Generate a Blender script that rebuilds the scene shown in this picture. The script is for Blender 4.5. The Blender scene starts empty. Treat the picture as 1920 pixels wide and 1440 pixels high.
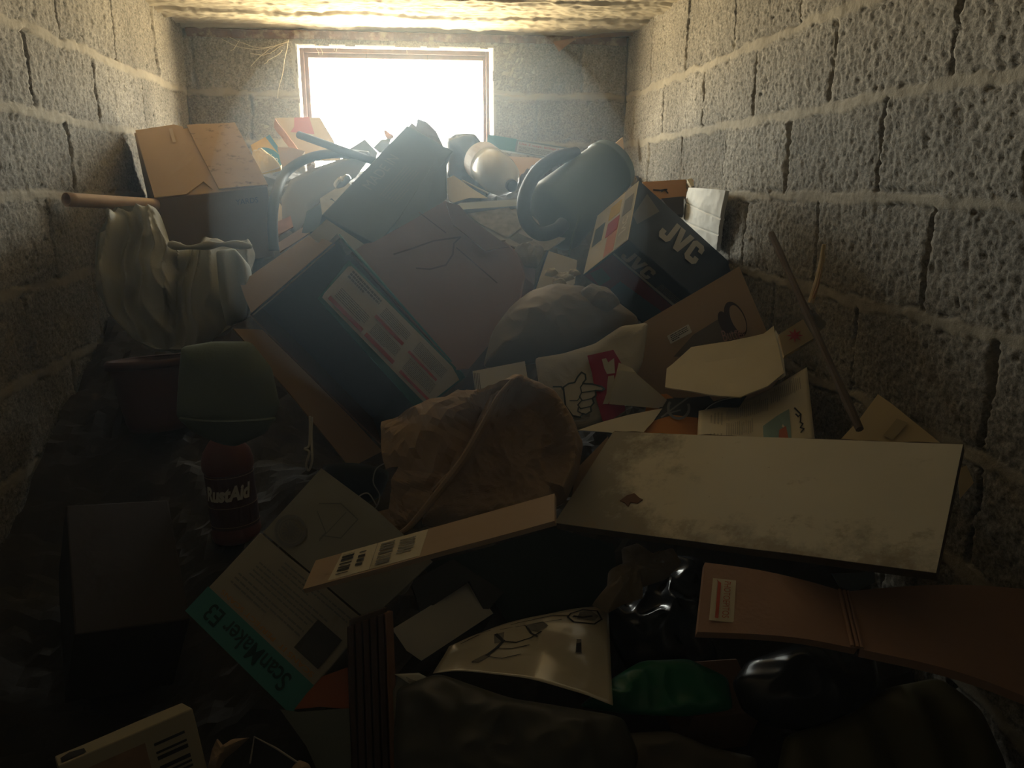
import bpy, bmesh, math, random
import numpy as np
from mathutils import Vector, Matrix, noise
random.seed(7)
SC = bpy.context.scene
COL = SC.collection
H = 1.5                      # eye height above the floor, metres
# ---------------------------------------------------------------- camera
FPX = 1442.0
TH = math.atan2(375.0, FPX)
YAW = math.atan2(180.0, FPX / math.cos(TH))
FW = Vector((math.sin(YAW) * math.cos(TH), math.cos(YAW) * math.cos(TH), -math.sin(TH)))
RT = Vector((math.cos(YAW), -math.sin(YAW), 0))
UP = RT.cross(FW)
EYE = Vector((0, 0, H))
cd = bpy.data.cameras.new('camera'); cam = bpy.data.objects.new('camera', cd); COL.objects.link(cam)
cam.location = EYE
cam.rotation_euler = Matrix((RT, UP, -FW)).transposed().to_euler()
cd.sensor_fit = 'HORIZONTAL'; cd.sensor_width = 36.0; cd.lens = FPX / 1920 * 36.0
cd.clip_start = 0.02
SC.camera = cam

def ray(px, py): return RT * ((px - 960) / FPX) + UP * ((720 - py) / FPX) + FW
def P(px, py, Y):
    d = ray(px, py); return EYE + d * (Y / d.y)
def V(*a): return Vector(a)
class Plane:
    """a real plane in the room: through the point seen at (px,py) at distance Y, with a given normal"""
    def __init__(s, px, py, Y, n=None, O=None):
        s.O = O if O is not None else P(px, py, Y)
        s.n = Vector(n).normalized()
        s.x = (RT - s.n * RT.dot(s.n)).normalized()
        s.y = s.n.cross(s.x)
    def at(s, px, py):
        d = ray(px, py); t = (s.O - EYE).dot(s.n) / d.dot(s.n)
        return EYE + d * t
    def pts(s, l): return [s.at(*p) for p in l]

# ---------------------------------------------------------------- materials
def mat(name, rgb, rough=0.85, var=0.18, vs=6.0, bump=0.15, bs=60.0, spec=0.25, metal=0.0, dirt=None, dirt_s=9.0, dirt_t=0.58,
        trans=0.0, clear=0.0, uv=False, stretch=None, sheen=0.0):
    m = bpy.data.materials.new(name); m.use_nodes = True
    nt = m.node_tree; N = nt.nodes; L = nt.links
    b = N['Principled BSDF']
    tc = N.new('ShaderNodeTexCoord'); src = tc.outputs['UV' if uv else 'Object']
    if stretch:
        mp = N.new('ShaderNodeMapping'); mp.inputs['Scale'].default_value = stretch; L.new(src, mp.inputs[0]); src = mp.outputs[0]
    n1 = N.new('ShaderNodeTexNoise'); n1.inputs['Scale'].default_value = vs; n1.inputs['Detail'].default_value = 6
    L.new(src, n1.inputs['Vector'])
    mx = N.new('ShaderNodeMix'); mx.data_type = 'RGBA'
    c = Vector(rgb)
    mx.inputs[6].default_value = (*(c * (1 - var)), 1); mx.inputs[7].default_value = (*(c * (1 + var)), 1)
    L.new(n1.outputs['Fac'], mx.inputs[0]); out = mx.outputs[2]
    if dirt:
        n2 = N.new('ShaderNodeTexNoise'); n2.inputs['Scale'].default_value = dirt_s; n2.inputs['Detail'].default_value = 8
        n2.inputs['Roughness'].default_value = 0.65; L.new(src, n2.inputs['Vector'])
        r = N.new('ShaderNodeMapRange'); r.inputs[1].default_value = dirt_t; r.inputs[2].default_value = dirt_t + 0.16
        L.new(n2.outputs['Fac'], r.inputs[0])
        m2 = N.new('ShaderNodeMix'); m2.data_type = 'RGBA'; L.new(r.outputs[0], m2.inputs[0]); L.new(out, m2.inputs[6])
        m2.inputs[7].default_value = (*dirt, 1); out = m2.outputs[2]
    L.new(out, b.inputs['Base Color'])
    b.inputs['Roughness'].default_value = rough
    b.inputs['Specular IOR Level'].default_value = spec
    b.inputs['Metallic'].default_value = metal
    b.inputs['Coat Weight'].default_value = clear
    if sheen: b.inputs['Sheen Weight'].default_value = sheen
    if bump:
        n3 = N.new('ShaderNodeTexNoise'); n3.inputs['Scale'].default_value = bs; n3.inputs['Detail'].default_value = 4
        L.new(src, n3.inputs['Vector'])
        bp = N.new('ShaderNodeBump'); bp.inputs['Strength'].default_value = bump; bp.inputs['Distance'].default_value = 0.004
        L.new(n3.outputs['Fac'], bp.inputs['Height']); L.new(bp.outputs[0], b.inputs['Normal'])
    if trans:
        tr = N.new('ShaderNodeBsdfTransparent'); ms = N.new('ShaderNodeMixShader'); ms.inputs[0].default_value = trans
        L.new(b.outputs[0], ms.inputs[1]); L.new(tr.outputs[0], ms.inputs[2])
        L.new(ms.outputs[0], N['Material Output'].inputs['Surface'])
    return m

def wall_mat(name, block, mortar):
    m = bpy.data.materials.new(name); m.use_nodes = True
    nt = m.node_tree; N = nt.nodes; L = nt.links; b = N['Principled BSDF']
    at = N.new('ShaderNodeAttribute'); at.attribute_name = 'masonry'
    sp = N.new('ShaderNodeSeparateColor'); L.new(at.outputs['Color'], sp.inputs[0])
    tc = N.new('ShaderNodeTexCoord')
    n1 = N.new('ShaderNodeTexNoise'); n1.inputs['Scale'].default_value = 140; n1.inputs['Detail'].default_value = 5; n1.inputs['Roughness'].default_value = .75
    L.new(tc.outputs['Object'], n1.inputs['Vector'])
    rmp = N.new('ShaderNodeMapRange'); rmp.inputs[1].default_value = .3; rmp.inputs[2].default_value = .72; rmp.inputs[3].default_value = .25; rmp.inputs[4].default_value = 1.5
    L.new(n1.outputs['Fac'], rmp.inputs[0])
    n2 = N.new('ShaderNodeTexNoise'); n2.inputs['Scale'].default_value = 3.1; n2.inputs['Detail'].default_value = 5
    L.new(tc.outputs['Object'], n2.inputs['Vector'])
    big = N.new('ShaderNodeMapRange'); big.inputs[1].default_value = .3; big.inputs[2].default_value = .7; big.inputs[3].default_value = .75; big.inputs[4].default_value = 1.2
    L.new(n2.outputs['Fac'], big.inputs[0])
    tone = N.new('ShaderNodeMath'); tone.operation = 'MULTIPLY'; L.new(rmp.outputs[0], tone.inputs[0]); L.new(big.outputs[0], tone.inputs[1])
    tone2 = N.new('ShaderNodeMath'); tone2.operation = 'MULTIPLY'; L.new(tone.outputs[0], tone2.inputs[0]); L.new(sp.outputs[1], tone2.inputs[1])
    vm = N.new('ShaderNodeVectorMath'); vm.operation = 'SCALE'; vm.inputs[0].default_value = block; L.new(tone2.outputs[0], vm.inputs[3])
    vm2 = N.new('ShaderNodeVectorMath'); vm2.operation = 'SCALE'; vm2.inputs[0].default_value = mortar; L.new(big.outputs[0], vm2.inputs[3])
    mx = N.new('ShaderNodeMix'); mx.data_type = 'RGBA'; L.new(sp.outputs[0], mx.inputs[0]); L.new(vm.outputs[0], mx.inputs[6]); L.new(vm2.outputs[0], mx.inputs[7])
    L.new(mx.outputs[2], b.inputs['Base Color'])
    b.inputs['Roughness'].default_value = .93; b.inputs['Specular IOR Level'].default_value = .2
    bp = N.new('ShaderNodeBump'); bp.inputs['Strength'].default_value = .55; bp.inputs['Distance'].default_value = .004
    L.new(n1.outputs['Fac'], bp.inputs['Height']); L.new(bp.outputs[0], b.inputs['Normal'])
    return m

# ---------------------------------------------------------------- object plumbing
def props(o, label=None, cat=None, group=None, kind=None):
    if label: o['label'] = label
    if cat: o['category'] = cat
    if group: o['group'] = group
    if kind: o['kind'] = kind
    return o
def woff(o):
    v = Vector((0, 0, 0))
    while o is not None: v += o.location; o = o.parent
    return v
def link(name, me, m, parent=None, smooth=False):
    """mesh given in world coordinates -> object with a sensible origin"""
    o = bpy.data.objects.new(name, me)
    if parent is None:
        n = max(1, len(me.vertices)); cx = sum(v.co.x for v in me.vertices) / n; cy = sum(v.co.y for v in me.vertices) / n
        off = Vector((cx, cy, min((v.co.z for v in me.vertices), default=0)))
        o.location = off
    else:
        o.parent = parent; off = woff(parent)
    me.transform(Matrix.Translation(-off))
    if m is not None: me.materials.append(m)
    if smooth:
        me.polygons.foreach_set('use_smooth', [True] * len(me.polygons))
    COL.objects.link(o); return o
def root(name, loc, label, cat, group=None):
    o = bpy.data.objects.new(name, None); o.location = loc; o.empty_display_size = .05; COL.objects.link(o)
    return props(o, label, cat, group)
def me_from(verts, faces, name='m'):
    me = bpy.data.meshes.new(name); me.from_pydata([tuple(v) for v in verts], [], faces); me.update(); return me
def from_bm(bm, name='m'):
    bmesh.ops.recalc_face_normals(bm, faces=bm.faces)
    me = bpy.data.meshes.new(name); bm.to_mesh(me); bm.free(); return me

def nz(p, s, seed=0.0): return noise.noise(Vector((p[0] * s + seed, p[1] * s - seed, p[2] * s + 2 * seed)))
def ridge(p, s, seed=0.0): return 1 - 2 * abs(nz(p, s, seed))
def crumple(p, s, a, seed=0.0):
    return a * (ridge(p, s, seed) + .5 * ridge(p, 2.1 * s, seed + 3) + .25 * ridge(p, 4.3 * s, seed + 7))

# ---------------------------------------------------------------- shape makers (all take world points, return mesh data)
def cuboid_me(O, ax, D, bev=.002, cuts=5, warp=.0012, seed=0.):
    ax = [Vector(a).normalized() for a in ax]
    bm = bmesh.new(); vs = {}
    for i in (0, 1):
        for j in (0, 1):
            for k in (0, 1): vs[i, j, k] = bm.verts.new(O + ax[0] * D[0] * i + ax[1] * D[1] * j + ax[2] * D[2] * k)
    for q in (((0,0,0),(1,0,0),(1,1,0),(0,1,0)), ((0,0,1),(1,0,1),(1,1,1),(0,1,1)), ((0,0,0),(1,0,0),(1,0,1),(0,0,1)),
              ((0,1,0),(1,1,0),(1,1,1),(0,1,1)), ((0,0,0),(0,1,0),(0,1,1),(0,0,1)), ((1,0,0),(1,1,0),(1,1,1),(1,0,1))):
        bm.faces.new([vs[t] for t in q])
    bmesh.ops.recalc_face_normals(bm, faces=bm.faces)
    if bev: bmesh.ops.bevel(bm, geom=bm.edges[:], offset=bev, segments=2, affect='EDGES', profile=.5)
    if cuts:
        es = [e for e in bm.edges if e.calc_length() > 4 * max(bev, .002)]
        bmesh.ops.subdivide_edges(bm, edges=es, cuts=cuts, use_grid_fill=True)
    if warp:
        bm.normal_update()
        for v in bm.verts: v.co += v.normal * warp * nz(v.co, 14, seed)
    return from_bm(bm)

def sheet_me(c, nu=20, nv=20, th=.0008, fn=None):
    """c: four corners TL,TR,BR,BL; fn(u,v,p)->offset along the normal; closed, with thickness and UVs"""
    n = ((c[1] - c[0]).cross(c[3] - c[0])).normalized()
    if n.dot(EYE - c[0]) < 0: n = -n
    top = []; bot = []; uvs = []
    for j in range(nv + 1):
        v = j / nv
        for i in range(nu + 1):
            u = i / nu
            p = c[0].lerp(c[1], u).lerp(c[3].lerp(c[2], u), v)
            d = fn(u, v, p) if fn else 0
            if isinstance(d, Vector): p = p + d; q = p - n * th
            else: p = p + n * d; q = p - n * th
            top.append(p); bot.append(q); uvs.append((u, 1 - v))
    W = nu + 1; K = len(top); F = []
    for j in range(nv):
        for i in range(nu):
            a = j * W + i; F.append((a, a + W, a + W + 1, a + 1)); F.append((K + a, K + a + 1, K + a + W + 1, K + a + W))
    for i in range(nu):
        a = i; F.append((a, a + 1, K + a + 1, K + a)); a = nv * W + i; F.append((a + 1, a, K + a, K + a + 1))
    for j in range(nv):
        a = j * W; F.append((a + W, a, K + a, K + a + W)); a = j * W + nu; F.append((a, a + W, K + a + W, K + a))
    me = me_from(top + bot, F)
    ul = me.uv_layers.new(name='uv'); allu = uvs + uvs
    for lp in me.loops: ul.data[lp.index].uv = allu[lp.vertex_index]
    return me

def plate_me(pts, th, n, cuts=3, fn=None):
    """a flat or gently bent piece with any outline and a real thickness"""
    n = Vector(n).normalized()
    bm = bmesh.new(); vs = [bm.verts.new(p) for p in pts]; f = bm.faces.new(vs)
    f.normal_update(); bmesh.ops.triangulate(bm, faces=[f])
    if cuts:
        bmesh.ops.subdivide_edges(bm, edges=bm.edges[:], cuts=cuts, use_grid_fill=True)
        bmesh.ops.triangulate(bm, faces=bm.faces[:])
    if fn:
        for v in bm.verts: v.co += n * fn(v.co)
    fs = bm.faces[:]
    ret = bmesh.ops.extrude_face_region(bm, geom=fs)
    for g in ret['geom']:
        if isinstance(g, bmesh.types.BMVert): g.co -= n * th
    return from_bm(bm)

def resample(pts, N):
    seg = [(pts[i], pts[(i + 1) % len(pts)]) for i in range(len(pts))]
    L = [(b - a).length for a, b in seg]; T = sum(L); out = []
    for k in range(N):
        s = T * k / N; i = 0
        while s > L[i] and i < len(L) - 1: s -= L[i]; i += 1
        out.append(seg[i][0].lerp(seg[i][1], s / max(L[i], 1e-9)))
    return out
def pillow_me(pl, outline, Hf, Hb, fold=None, N=120, R=30, power=2.2, round_=2, edge=0.0, ctr=None):
    """a closed, swollen form (bag, cloth bundle, crumpled paper) over an outline"""
    pts = resample(pl.pts(outline), N)
    for _ in range(round_):
        pts = [(pts[i - 1] + pts[i] * 2 + pts[(i + 1) % N]) / 4 for i in range(N)]
    c = sum(pts, Vector()) / N if ctr is None else pl.at(*ctr)
    vs = []; F = []
    def ring(sgn, Hh):
        rows = []
        for r in range(R):
            t = (r + 1) / R; row = []
            for i, o in enumerate(pts):
                p = c.lerp(o, t)
                h = Hh * max(0, 1 - t ** power) ** (1 / 1.6)
                if fold and sgn > 0:
                    h += fold(p, t, i / N) * (1 - t ** 6 * (1 - edge))
                vs.append(p + pl.n * (h * sgn)); row.append(len(vs) - 1)
            rows.append(row)
        h0 = Hh + (fold(c, 0, 0) if fold and sgn > 0 else 0)
        vs.append(c + pl.n * (h0 * sgn)); return rows, len(vs) - 1
    fr, fc = ring(1, Hf); br, bc = ring(-1, Hb)
    for rows, cc, fl in ((fr, fc, False), (br, bc, True)):
        for i in range(N):
            j = (i + 1) % N
            t = (cc, rows[0][i], rows[0][j]); F.append(t[::-1] if fl else t)
            for r in range(R - 1):
                q = (rows[r][i], rows[r + 1][i], rows[r + 1][j], rows[r][j]); F.append(q[::-1] if fl else q)
    bm = bmesh.new(); bm.from_mesh(me_from(vs, F)); bmesh.ops.remove_doubles(bm, verts=bm.verts[:], dist=1e-5)
    return from_bm(bm)

def tube_me(path, rad, n=12, cap=True, hollow=0.0):
    path = [Vector(p) for p in path]; M = len(path); vs = []; F = []
    rad = rad if isinstance(rad, (list, tuple)) else [rad] * M
    t0 = (path[1] - path[0]).normalized(); x = t0.orthogonal().normalized()
    rings = []
    for k in range(M):
        t = (path[min(k + 1, M - 1)] - path[max(k - 1, 0)]).normalized()
        x = (x - t * x.dot(t)).normalized(); y = t.cross(x)
        rings.append((path[k], x.copy(), y.copy(), t))
        for i in range(n):
            a = 2 * math.pi * i / n; vs.append(path[k] + (x * math.cos(a) + y * math.sin(a)) * rad[k])
    for k in range(M - 1):
        for i in range(n):
            a = k * n + i; b = k * n + (i + 1) % n; F.append((a, b, b + n, a + n))
    if hollow:
        base = len(vs)
        for k in range(M):
            p, xx, yy, t = rings[k]
            for i in range(n):
                a = 2 * math.pi * i / n; vs.append(p + (xx * math.cos(a) + yy * math.sin(a)) * (rad[k] - hollow))
        for k in range(M - 1):
            for i in range(n):
                a = base + k * n + i; b = base + k * n + (i + 1) % n; F.append((b, a, a + n, b + n))
        for i in range(n):
            j = (i + 1) % n
            F.append((j, i, base + i, base + j)); e = (M - 1) * n; F.append((e + i, e + j, base + e + j, base + e + i))
    elif cap:
        F.append(tuple(range(n))[::-1]); F.append(tuple((M - 1) * n + i for i in range(n)))
    return me_from(vs, F)
def lathe_me(O, axis, prof, n=40, x=None, squash=1.0, fn=None):
    axis = Vector(axis).normalized(); x = (x or axis.orthogonal()); x = (x - axis * x.dot(axis)).normalized(); y = axis.cross(x)
    vs = []; F = []
    for r, h in prof:
        for i in range(n):
            a = 2 * math.pi * i / n
            rr = r * (1 + (fn(a, h) if fn else 0)); vs.append(O + axis * h + x * (rr * math.cos(a)) + y * (rr * squash * math.sin(a)))
    for k in range(len(prof) - 1):
        for i in range(n):
            a = k * n + i; b = k * n + (i + 1) % n; F.append((a, b, b + n, a + n))
    if prof[0][0] > 1e-5: F.append(tuple(range(n))[::-1])
    if prof[-1][0] > 1e-5: F.append(tuple((len(prof) - 1) * n + i for i in range(n)))
    bm = bmesh.new(); bm.from_mesh(me_from(vs, F)); bmesh.ops.remove_doubles(bm, verts=bm.verts[:], dist=1e-6)
    return from_bm(bm)
def smoothpath(pts, k=8):
    out = []; n = len(pts)
    for i in range(n - 1):
        p0 = pts[max(i - 1, 0)]; p1 = pts[i]; p2 = pts[i + 1]; p3 = pts[min(i + 2, n - 1)]
        for j in range(k):
            t = j / k
            out.append(.5 * ((2 * p1) + (p2 - p0) * t + (2 * p0 - 5 * p1 + 4 * p2 - p3) * t * t + (3 * p1 - p0 - 3 * p2 + p3) * t ** 3))
    out.append(pts[-1]); return out

# printing that lies on a surface: frame O (lower left), U and Vv full extents of the printed field
def text_obj(name, s, O, U, Vv, m, parent, n=None, bold=0.0, lift=.0012, align='fit'):
    cu = bpy.data.curves.new('t', 'FONT'); cu.body = s; cu.offset = bold; cu.extrude = 0
    to = bpy.data.objects.new('t', cu); COL.objects.link(to)
    dg = bpy.context.evaluated_depsgraph_get(); me = bpy.data.meshes.new_from_object(to.evaluated_get(dg))
    bpy.data.objects.remove(to); bpy.data.curves.remove(cu)
    xs = [v.co.x for v in me.vertices]; ys = [v.co.y for v in me.vertices]
    x0, x1, y0, y1 = min(xs), max(xs), min(ys), max(ys)
    nn = U.cross(Vv).normalized()
    if nn.dot(EYE - O) < 0: nn = -nn
    for v in me.vertices:
        v.co = O + U * ((v.co.x - x0) / (x1 - x0)) + Vv * ((v.co.y - y0) / (y1 - y0)) + nn * lift
    return link(name, me, m, parent)
def poly_obj(name, polys, O, U, Vv, m, parent, lift=.001):
    """polys: list of outlines in unit coordinates of the frame"""
    nn = U.cross(Vv).normalized()
    if nn.dot(EYE - O) < 0: nn = -nn
    bm = bmesh.new()
    for pl in polys:
        f = bm.faces.new([bm.verts.new(O + U * a + Vv * b + nn * lift) for a, b in pl])
        f.normal_update(); bmesh.ops.triangulate(bm, faces=[f])
    return link(name, from_bm(bm), m, parent)
def rect(a, b, c, d): return [(a, b), (c, b), (c, d), (a, d)]
def lines(u0, v0, u1, v1, k, h=.5, seed=1, gap=.25):
    """rows of small print: broken strokes"""
    r = random.Random(seed); out = []
    for i in range(k):
        y = v1 - (v1 - v0) * (i + .5) / k; hh = (v1 - v0) / k * h / 2; x = u0
        end = u1 if i < k - 1 else u0 + (u1 - u0) * r.uniform(.4, .9)
        while x < end:
            w = r.uniform(.03, .12) * (u1 - u0); e = min(x + w, end); out.append(rect(x, y - hh, e, y + hh)); x = e + gap * .05 * (u1 - u0)
    return out
def barcode(u0, v0, u1, v1, k, seed=2, vertical=False):
    r = random.Random(seed); out = []; x = 0
    while x < 1:
        w = r.choice((.6, 1, 1.6)) / k
        if vertical: out.append(rect(u0, v0 + (v1 - v0) * x, u1, v0 + (v1 - v0) * min(1, x + w)))
        else: out.append(rect(u0 + (u1 - u0) * x, v0, u0 + (u1 - u0) * min(1, x + w), v1))
        x += w + r.choice((.6, 1, 1.5)) / k
    return out
def stroke(pts, w):
    """a pen stroke as a thin polygon strip (list of quads) in unit coordinates"""
    out = []
    for (a, b), (c, d) in zip(pts, pts[1:]):
        l = math.hypot(c - a, d - b) or 1; nx = -(d - b) / l * w / 2; ny = (c - a) / l * w / 2; ex = (c - a) / l * w * .3; ey = (d - b) / l * w * .3
        out.append([(a + nx - ex, b + ny - ey), (a - nx - ex, b - ny - ey), (c - nx + ex, d - ny + ey), (c + nx + ex, d + ny + ey)])
    return out
def poly_px(name, plane, polys, m, parent, lift=.0012):
    bm = bmesh.new(); s = 1 if plane.n.dot(EYE - plane.O) > 0 else -1
    for pl in polys:
        f = bm.faces.new([bm.verts.new(plane.at(*p) + plane.n * lift * s) for p in pl]); f.normal_update(); bmesh.ops.triangulate(bm, faces=[f])
    return link(name, from_bm(bm), m, parent)
def frame_px(plane, bl, br, tl):
    O = plane.at(*bl); return O, plane.at(*br) - O, plane.at(*tl) - O
WORLD = 68.0
HAZE = 0.014
PLUME = 0.15
# ================================================================ THE ROOM
XL, XR, YB = -.907, .912, 3.44
ZC = H + .60
COURSE = [H + z for z in (.36, .164, -.031, -.238, -.44, -.64, -.84, -1.04, -1.24)]
def vnoise(h, w, cell, rng):
    cy, cx = cell if isinstance(cell, tuple) else (cell, cell)
    gh, gw = int(h / cy) + 3, int(w / cx) + 3
    g = rng.random((gh, gw)); yy = np.arange(h) / cy; xx = np.arange(w) / cx
    y0 = yy.astype(int); x0 = xx.astype(int); fy = yy - y0; fx = xx - x0
    fy = fy * fy * (3 - 2 * fy); fx = fx * fx * (3 - 2 * fx)
    a = g[y0][:, x0]; b = g[y0][:, x0 + 1]; c = g[y0 + 1][:, x0]; d = g[y0 + 1][:, x0 + 1]
    fx = fx[None]; fy = fy[:, None]
    return (a * (1 - fx) + b * fx) * (1 - fy) + (c * (1 - fx) + d * fx) * fy - .5
def masonry(name, s0, s1, z0, z1, step, place, joint0, m, rough=.006, seed=1, hole=None, ragged=.0):
    """block wall as relief: place(s, z, d) -> world point, d = height of the relief into the room"""
    rng = np.random.default_rng(seed)
    ns = int((s1 - s0) / step) + 1; nzv = int((z1 - z0) / step) + 1
    S = s0 + np.arange(ns) * step; Z = z0 + np.arange(nzv) * step
    cs = lambda c: vnoise(nzv, ns, max(1.01, c / step), rng)
    grain = rng.random((nzv, ns)) * .75 - .375 + cs(.0075) * 1.3 + cs(.012) * .8 + cs(.024) * .35
    slow = cs(.12) + .6 * cs(.05); wob = cs(.09) * .012 + cs(.025) * .008
    SS, ZZ = np.meshgrid(S, Z)
    zj = np.array(COURSE)
    dz = np.abs(ZZ[..., None] + wob[..., None] - zj).min(-1)
    row = (ZZ[..., None] < zj).sum(-1)
    tone = np.ones_like(SS); off = np.zeros_like(SS); dv = np.full_like(SS, 9.)
    wv = cs(.06) * .014 + cs(.02) * .007
    for r in range(len(zj) + 1):
        j0 = joint0(r); mk = row == r
        q = (SS + wv - j0) / .398; k = np.round(q); d = np.abs(q - k) * .398
        dv = np.where(mk, d, dv)
        idx = np.floor(q).astype(int)
        hsh = np.modf(np.abs(np.sin(idx * 12.9898 + r * 78.233 + seed) * 43758.5453))[0]
        tone = np.where(mk, .86 + .26 * hsh, tone); off = np.where(mk, (hsh - .5) * .006, off)
    mort = np.clip((.0135 + slow * .006 - dz) / .004, 0, 1)
    crack = np.clip((.005 + cs(.05) * .006 - dv) / .003, 0, 1) * (1 - mort)
    lip = np.clip((.019 - dz) / .003, 0, 1) * (1 - mort) * np.clip(cs(.04) * 6, 0, 1)
    vm = np.clip((.012 + cs(.05) * .01 - dv) / .004, 0, 1) * np.clip(cs(.11) * 5 + .2, 0, 1) * (1 - mort) * (1 - crack)
    pits = np.clip((cs(.014) + cs(.05) * .8 - .62) / .1, 0, 1)
    D = (grain * rough * (1 - .75 * mort) + off * (1 - mort) + slow * .004 - crack * .014 - lip * .006 - pits * .006 * (1 - mort)
         + mort * (.001 + cs(.03) * .004) - vm * .003)
    if ragged: D -= ragged * np.clip((SS * 0 + .5), 0, 1) * 0
    vs = [place(SS[j, i], ZZ[j, i], D[j, i]) for j in range(nzv) for i in range(ns)]
    A = np.arange(ns * nzv).reshape(nzv, ns)
    keep = np.ones((nzv - 1, ns - 1), bool)
    if hole:
        jag = cs(.05)[:-1, :-1] * .012
        inside = (SS[:-1, :-1] + jag > hole[0]) & (SS[:-1, :-1] + jag < hole[1]) & (ZZ[:-1, :-1] > hole[2]) & (ZZ[:-1, :-1] + jag < hole[3])
        keep = ~inside
    q = np.stack([A[:-1, :-1], A[:-1, 1:], A[1:, 1:], A[1:, :-1]], -1)[keep]
    me = me_from(vs, q.tolist(), name)
    ca = me.color_attributes.new('masonry', 'FLOAT_COLOR', 'POINT')
    cols = np.stack([np.clip(mort + vm * .8, 0, 1), tone * (1 - .35 * pits), D * 0, D * 0 + 1], -1).reshape(-1)
    ca.data.foreach_set('color', cols.astype(np.float32))
    o = link(name, me, m, None, smooth=True); o['kind'] = 'structure'; return o
WM = wall_mat('concrete_block', (.26, .236, .196), (.30, .265, .205))
R0 = {0: 1.727, 1: 1.193, 2: 1.36, 3: 1.194, 4: 1.374}
L0 = {0: 2.095, 1: 1.908, 2: 2.065, 3: 1.9}
masonry('wall_right', .55, YB, .4, ZC + .02, .0043, lambda s, z, d: (XR - d, s, z), lambda r: 1.092 * (R0[r] if r in R0 else R0[1 + r % 2]), WM, .0036, 3)
masonry('wall_left', .75, YB, .4, ZC + .02, .0052, lambda s, z, d: (XL + d, s, z), lambda r: 1.092 * (L0[r] if r in L0 else L0[r % 2]), WM, .0036, 5)
OX0, OX1, OZ0, OZ1 = -.468, .338, H + .015, H + .545
masonry('wall_back', XL, XR, .9, H + .572, .0065, lambda s, z, d: (s, YB - d, z), lambda r: -.664 + 1.19 if r == 1 else (.719 if r == 0 else .5), WM, .0042, 9,
        hole=(OX0, OX1, OZ0, OZ1))
def plain_box(name, a, b, m, kind='structure', parent=None):
    a = Vector(a); D = Vector(b) - a
    o = link(name, cuboid_me(a, ((1,0,0),(0,1,0),(0,0,1)), D, .003, 0, 0), m, parent)
    if kind: o['kind'] = kind
    return o
MB = mat('block_plain', (.30, .28, .24), .95, .25, 18, .5, 70)
# the thickness of the end wall round the opening
plain_box('wall_back_jamb', (OX0 - .18, YB + .004, H - .3), (OX0 + .001, YB + .2, H + .56), MB).name = 'wall_back_left_jamb'
plain_box('wall_back_right_jamb', (OX1 - .001, YB + .004, H - .3), (OX1 + .18, YB + .2, H + .56), MB)
plain_box('wall_back_sill', (OX0, YB + .004, H - .3), (OX1, YB + .2, OZ0), MB)
plain_box('wall_back_lintel', (OX0 - .18, YB + .004, OZ1 + .005), (OX1 + .18, YB + .2, H + .75), MB)
plain_box('wall_back_left_core', (XL - .1, YB + .02, 0), (OX0 - .179, YB + .2, H + .75), MB)
plain_box('wall_back_right_core', (OX1 + .179, YB + .02, 0), (XR + .1, YB + .2, H + .75), MB)
plain_box('wall_back_bottom', (OX0 - .18, YB + .02, 0), (OX1 + .18, YB + .2, H - .299), MB)
# behind and below the eye
plain_box('wall_front', (XL - .2, -1.3, 0), (XR + .2, -1.15, ZC + .1), MB)
plain_box('wall_left_end', (XL - .2, -1.15, 0), (XL - .02, .78, ZC + .1), MB)
plain_box('wall_right_end', (XR + .02, -1.15, 0), (XR + .2, .58, ZC + .1), MB)
plain_box('wall_left_core', (XL - .2, .78, 0), (XL - .03, YB + .2, ZC + .1), MB)
plain_box('wall_right_core', (XR + .03, .58, 0), (XR + .2, YB + .2, ZC + .1), MB)
plain_box('floor', (XL - .2, -1.3, -.08), (XR + .2, YB + .2, 0), mat('floor_concrete', (.18, .17, .15), .95, .3, 8, .4, 40))
# ceiling: rough poured slab with the marks of its form boards
def ceiling():
    st = .0075; xs = np.arange(XL - .02, XR + .03, st); ys = np.arange(.9, YB + .03, st); rng = np.random.default_rng(21)
    h, w = len(ys), len(xs)
    n = lambda c, cx=None: vnoise(h, w, c / st, rng)
    D = n(.011) * .004 + n(.02) * .005 + n(.06) * .007 + n(.25) * .012
    board = np.zeros((h, w)); k = 0
    for y0 in np.arange(.95, YB, .145):
        d = ys[:, None] - y0 + .018 * n(.5) - .03 * (xs[None] * .6)
        board += -.006 * np.exp(-(d / .006) ** 2) + .004 * np.tanh(d / .004) * (1 if int(y0 / .145) % 2 else -1)
    D = D + board
    # streaks left by the boards' grain run along x
    D += vnoise(h, w, (1.5, 26), rng) * .005
    vs = [(xs[i], ys[j], ZC - D[j, i]) for j in range(h) for i in range(w)]
    A = np.arange(h * w).reshape(h, w)
    q = np.stack([A[:-1, :-1], A[1:, :-1], A[1:, 1:], A[:-1, 1:]], -1).reshape(-1, 4)
    m = mat('poured_concrete', (.43, .375, .28), .9, .22, 5, .5, 45, stretch=(.25, 1, 1), dirt=(.26, .22, .16), dirt_s=9, dirt_t=.52)
    o = link('ceiling', me_from(vs, q.tolist()), m, None, True); o['kind'] = 'structure'
ceiling()
plain_box('ceiling_slab', (XL - .2, -1.3, ZC + .03), (XR + .2, YB + .2, ZC + .15), MB)
plain_box('ceiling_front', (XL - .2, -1.3, ZC), (XR + .2, .91, ZC + .029), MB)
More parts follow.
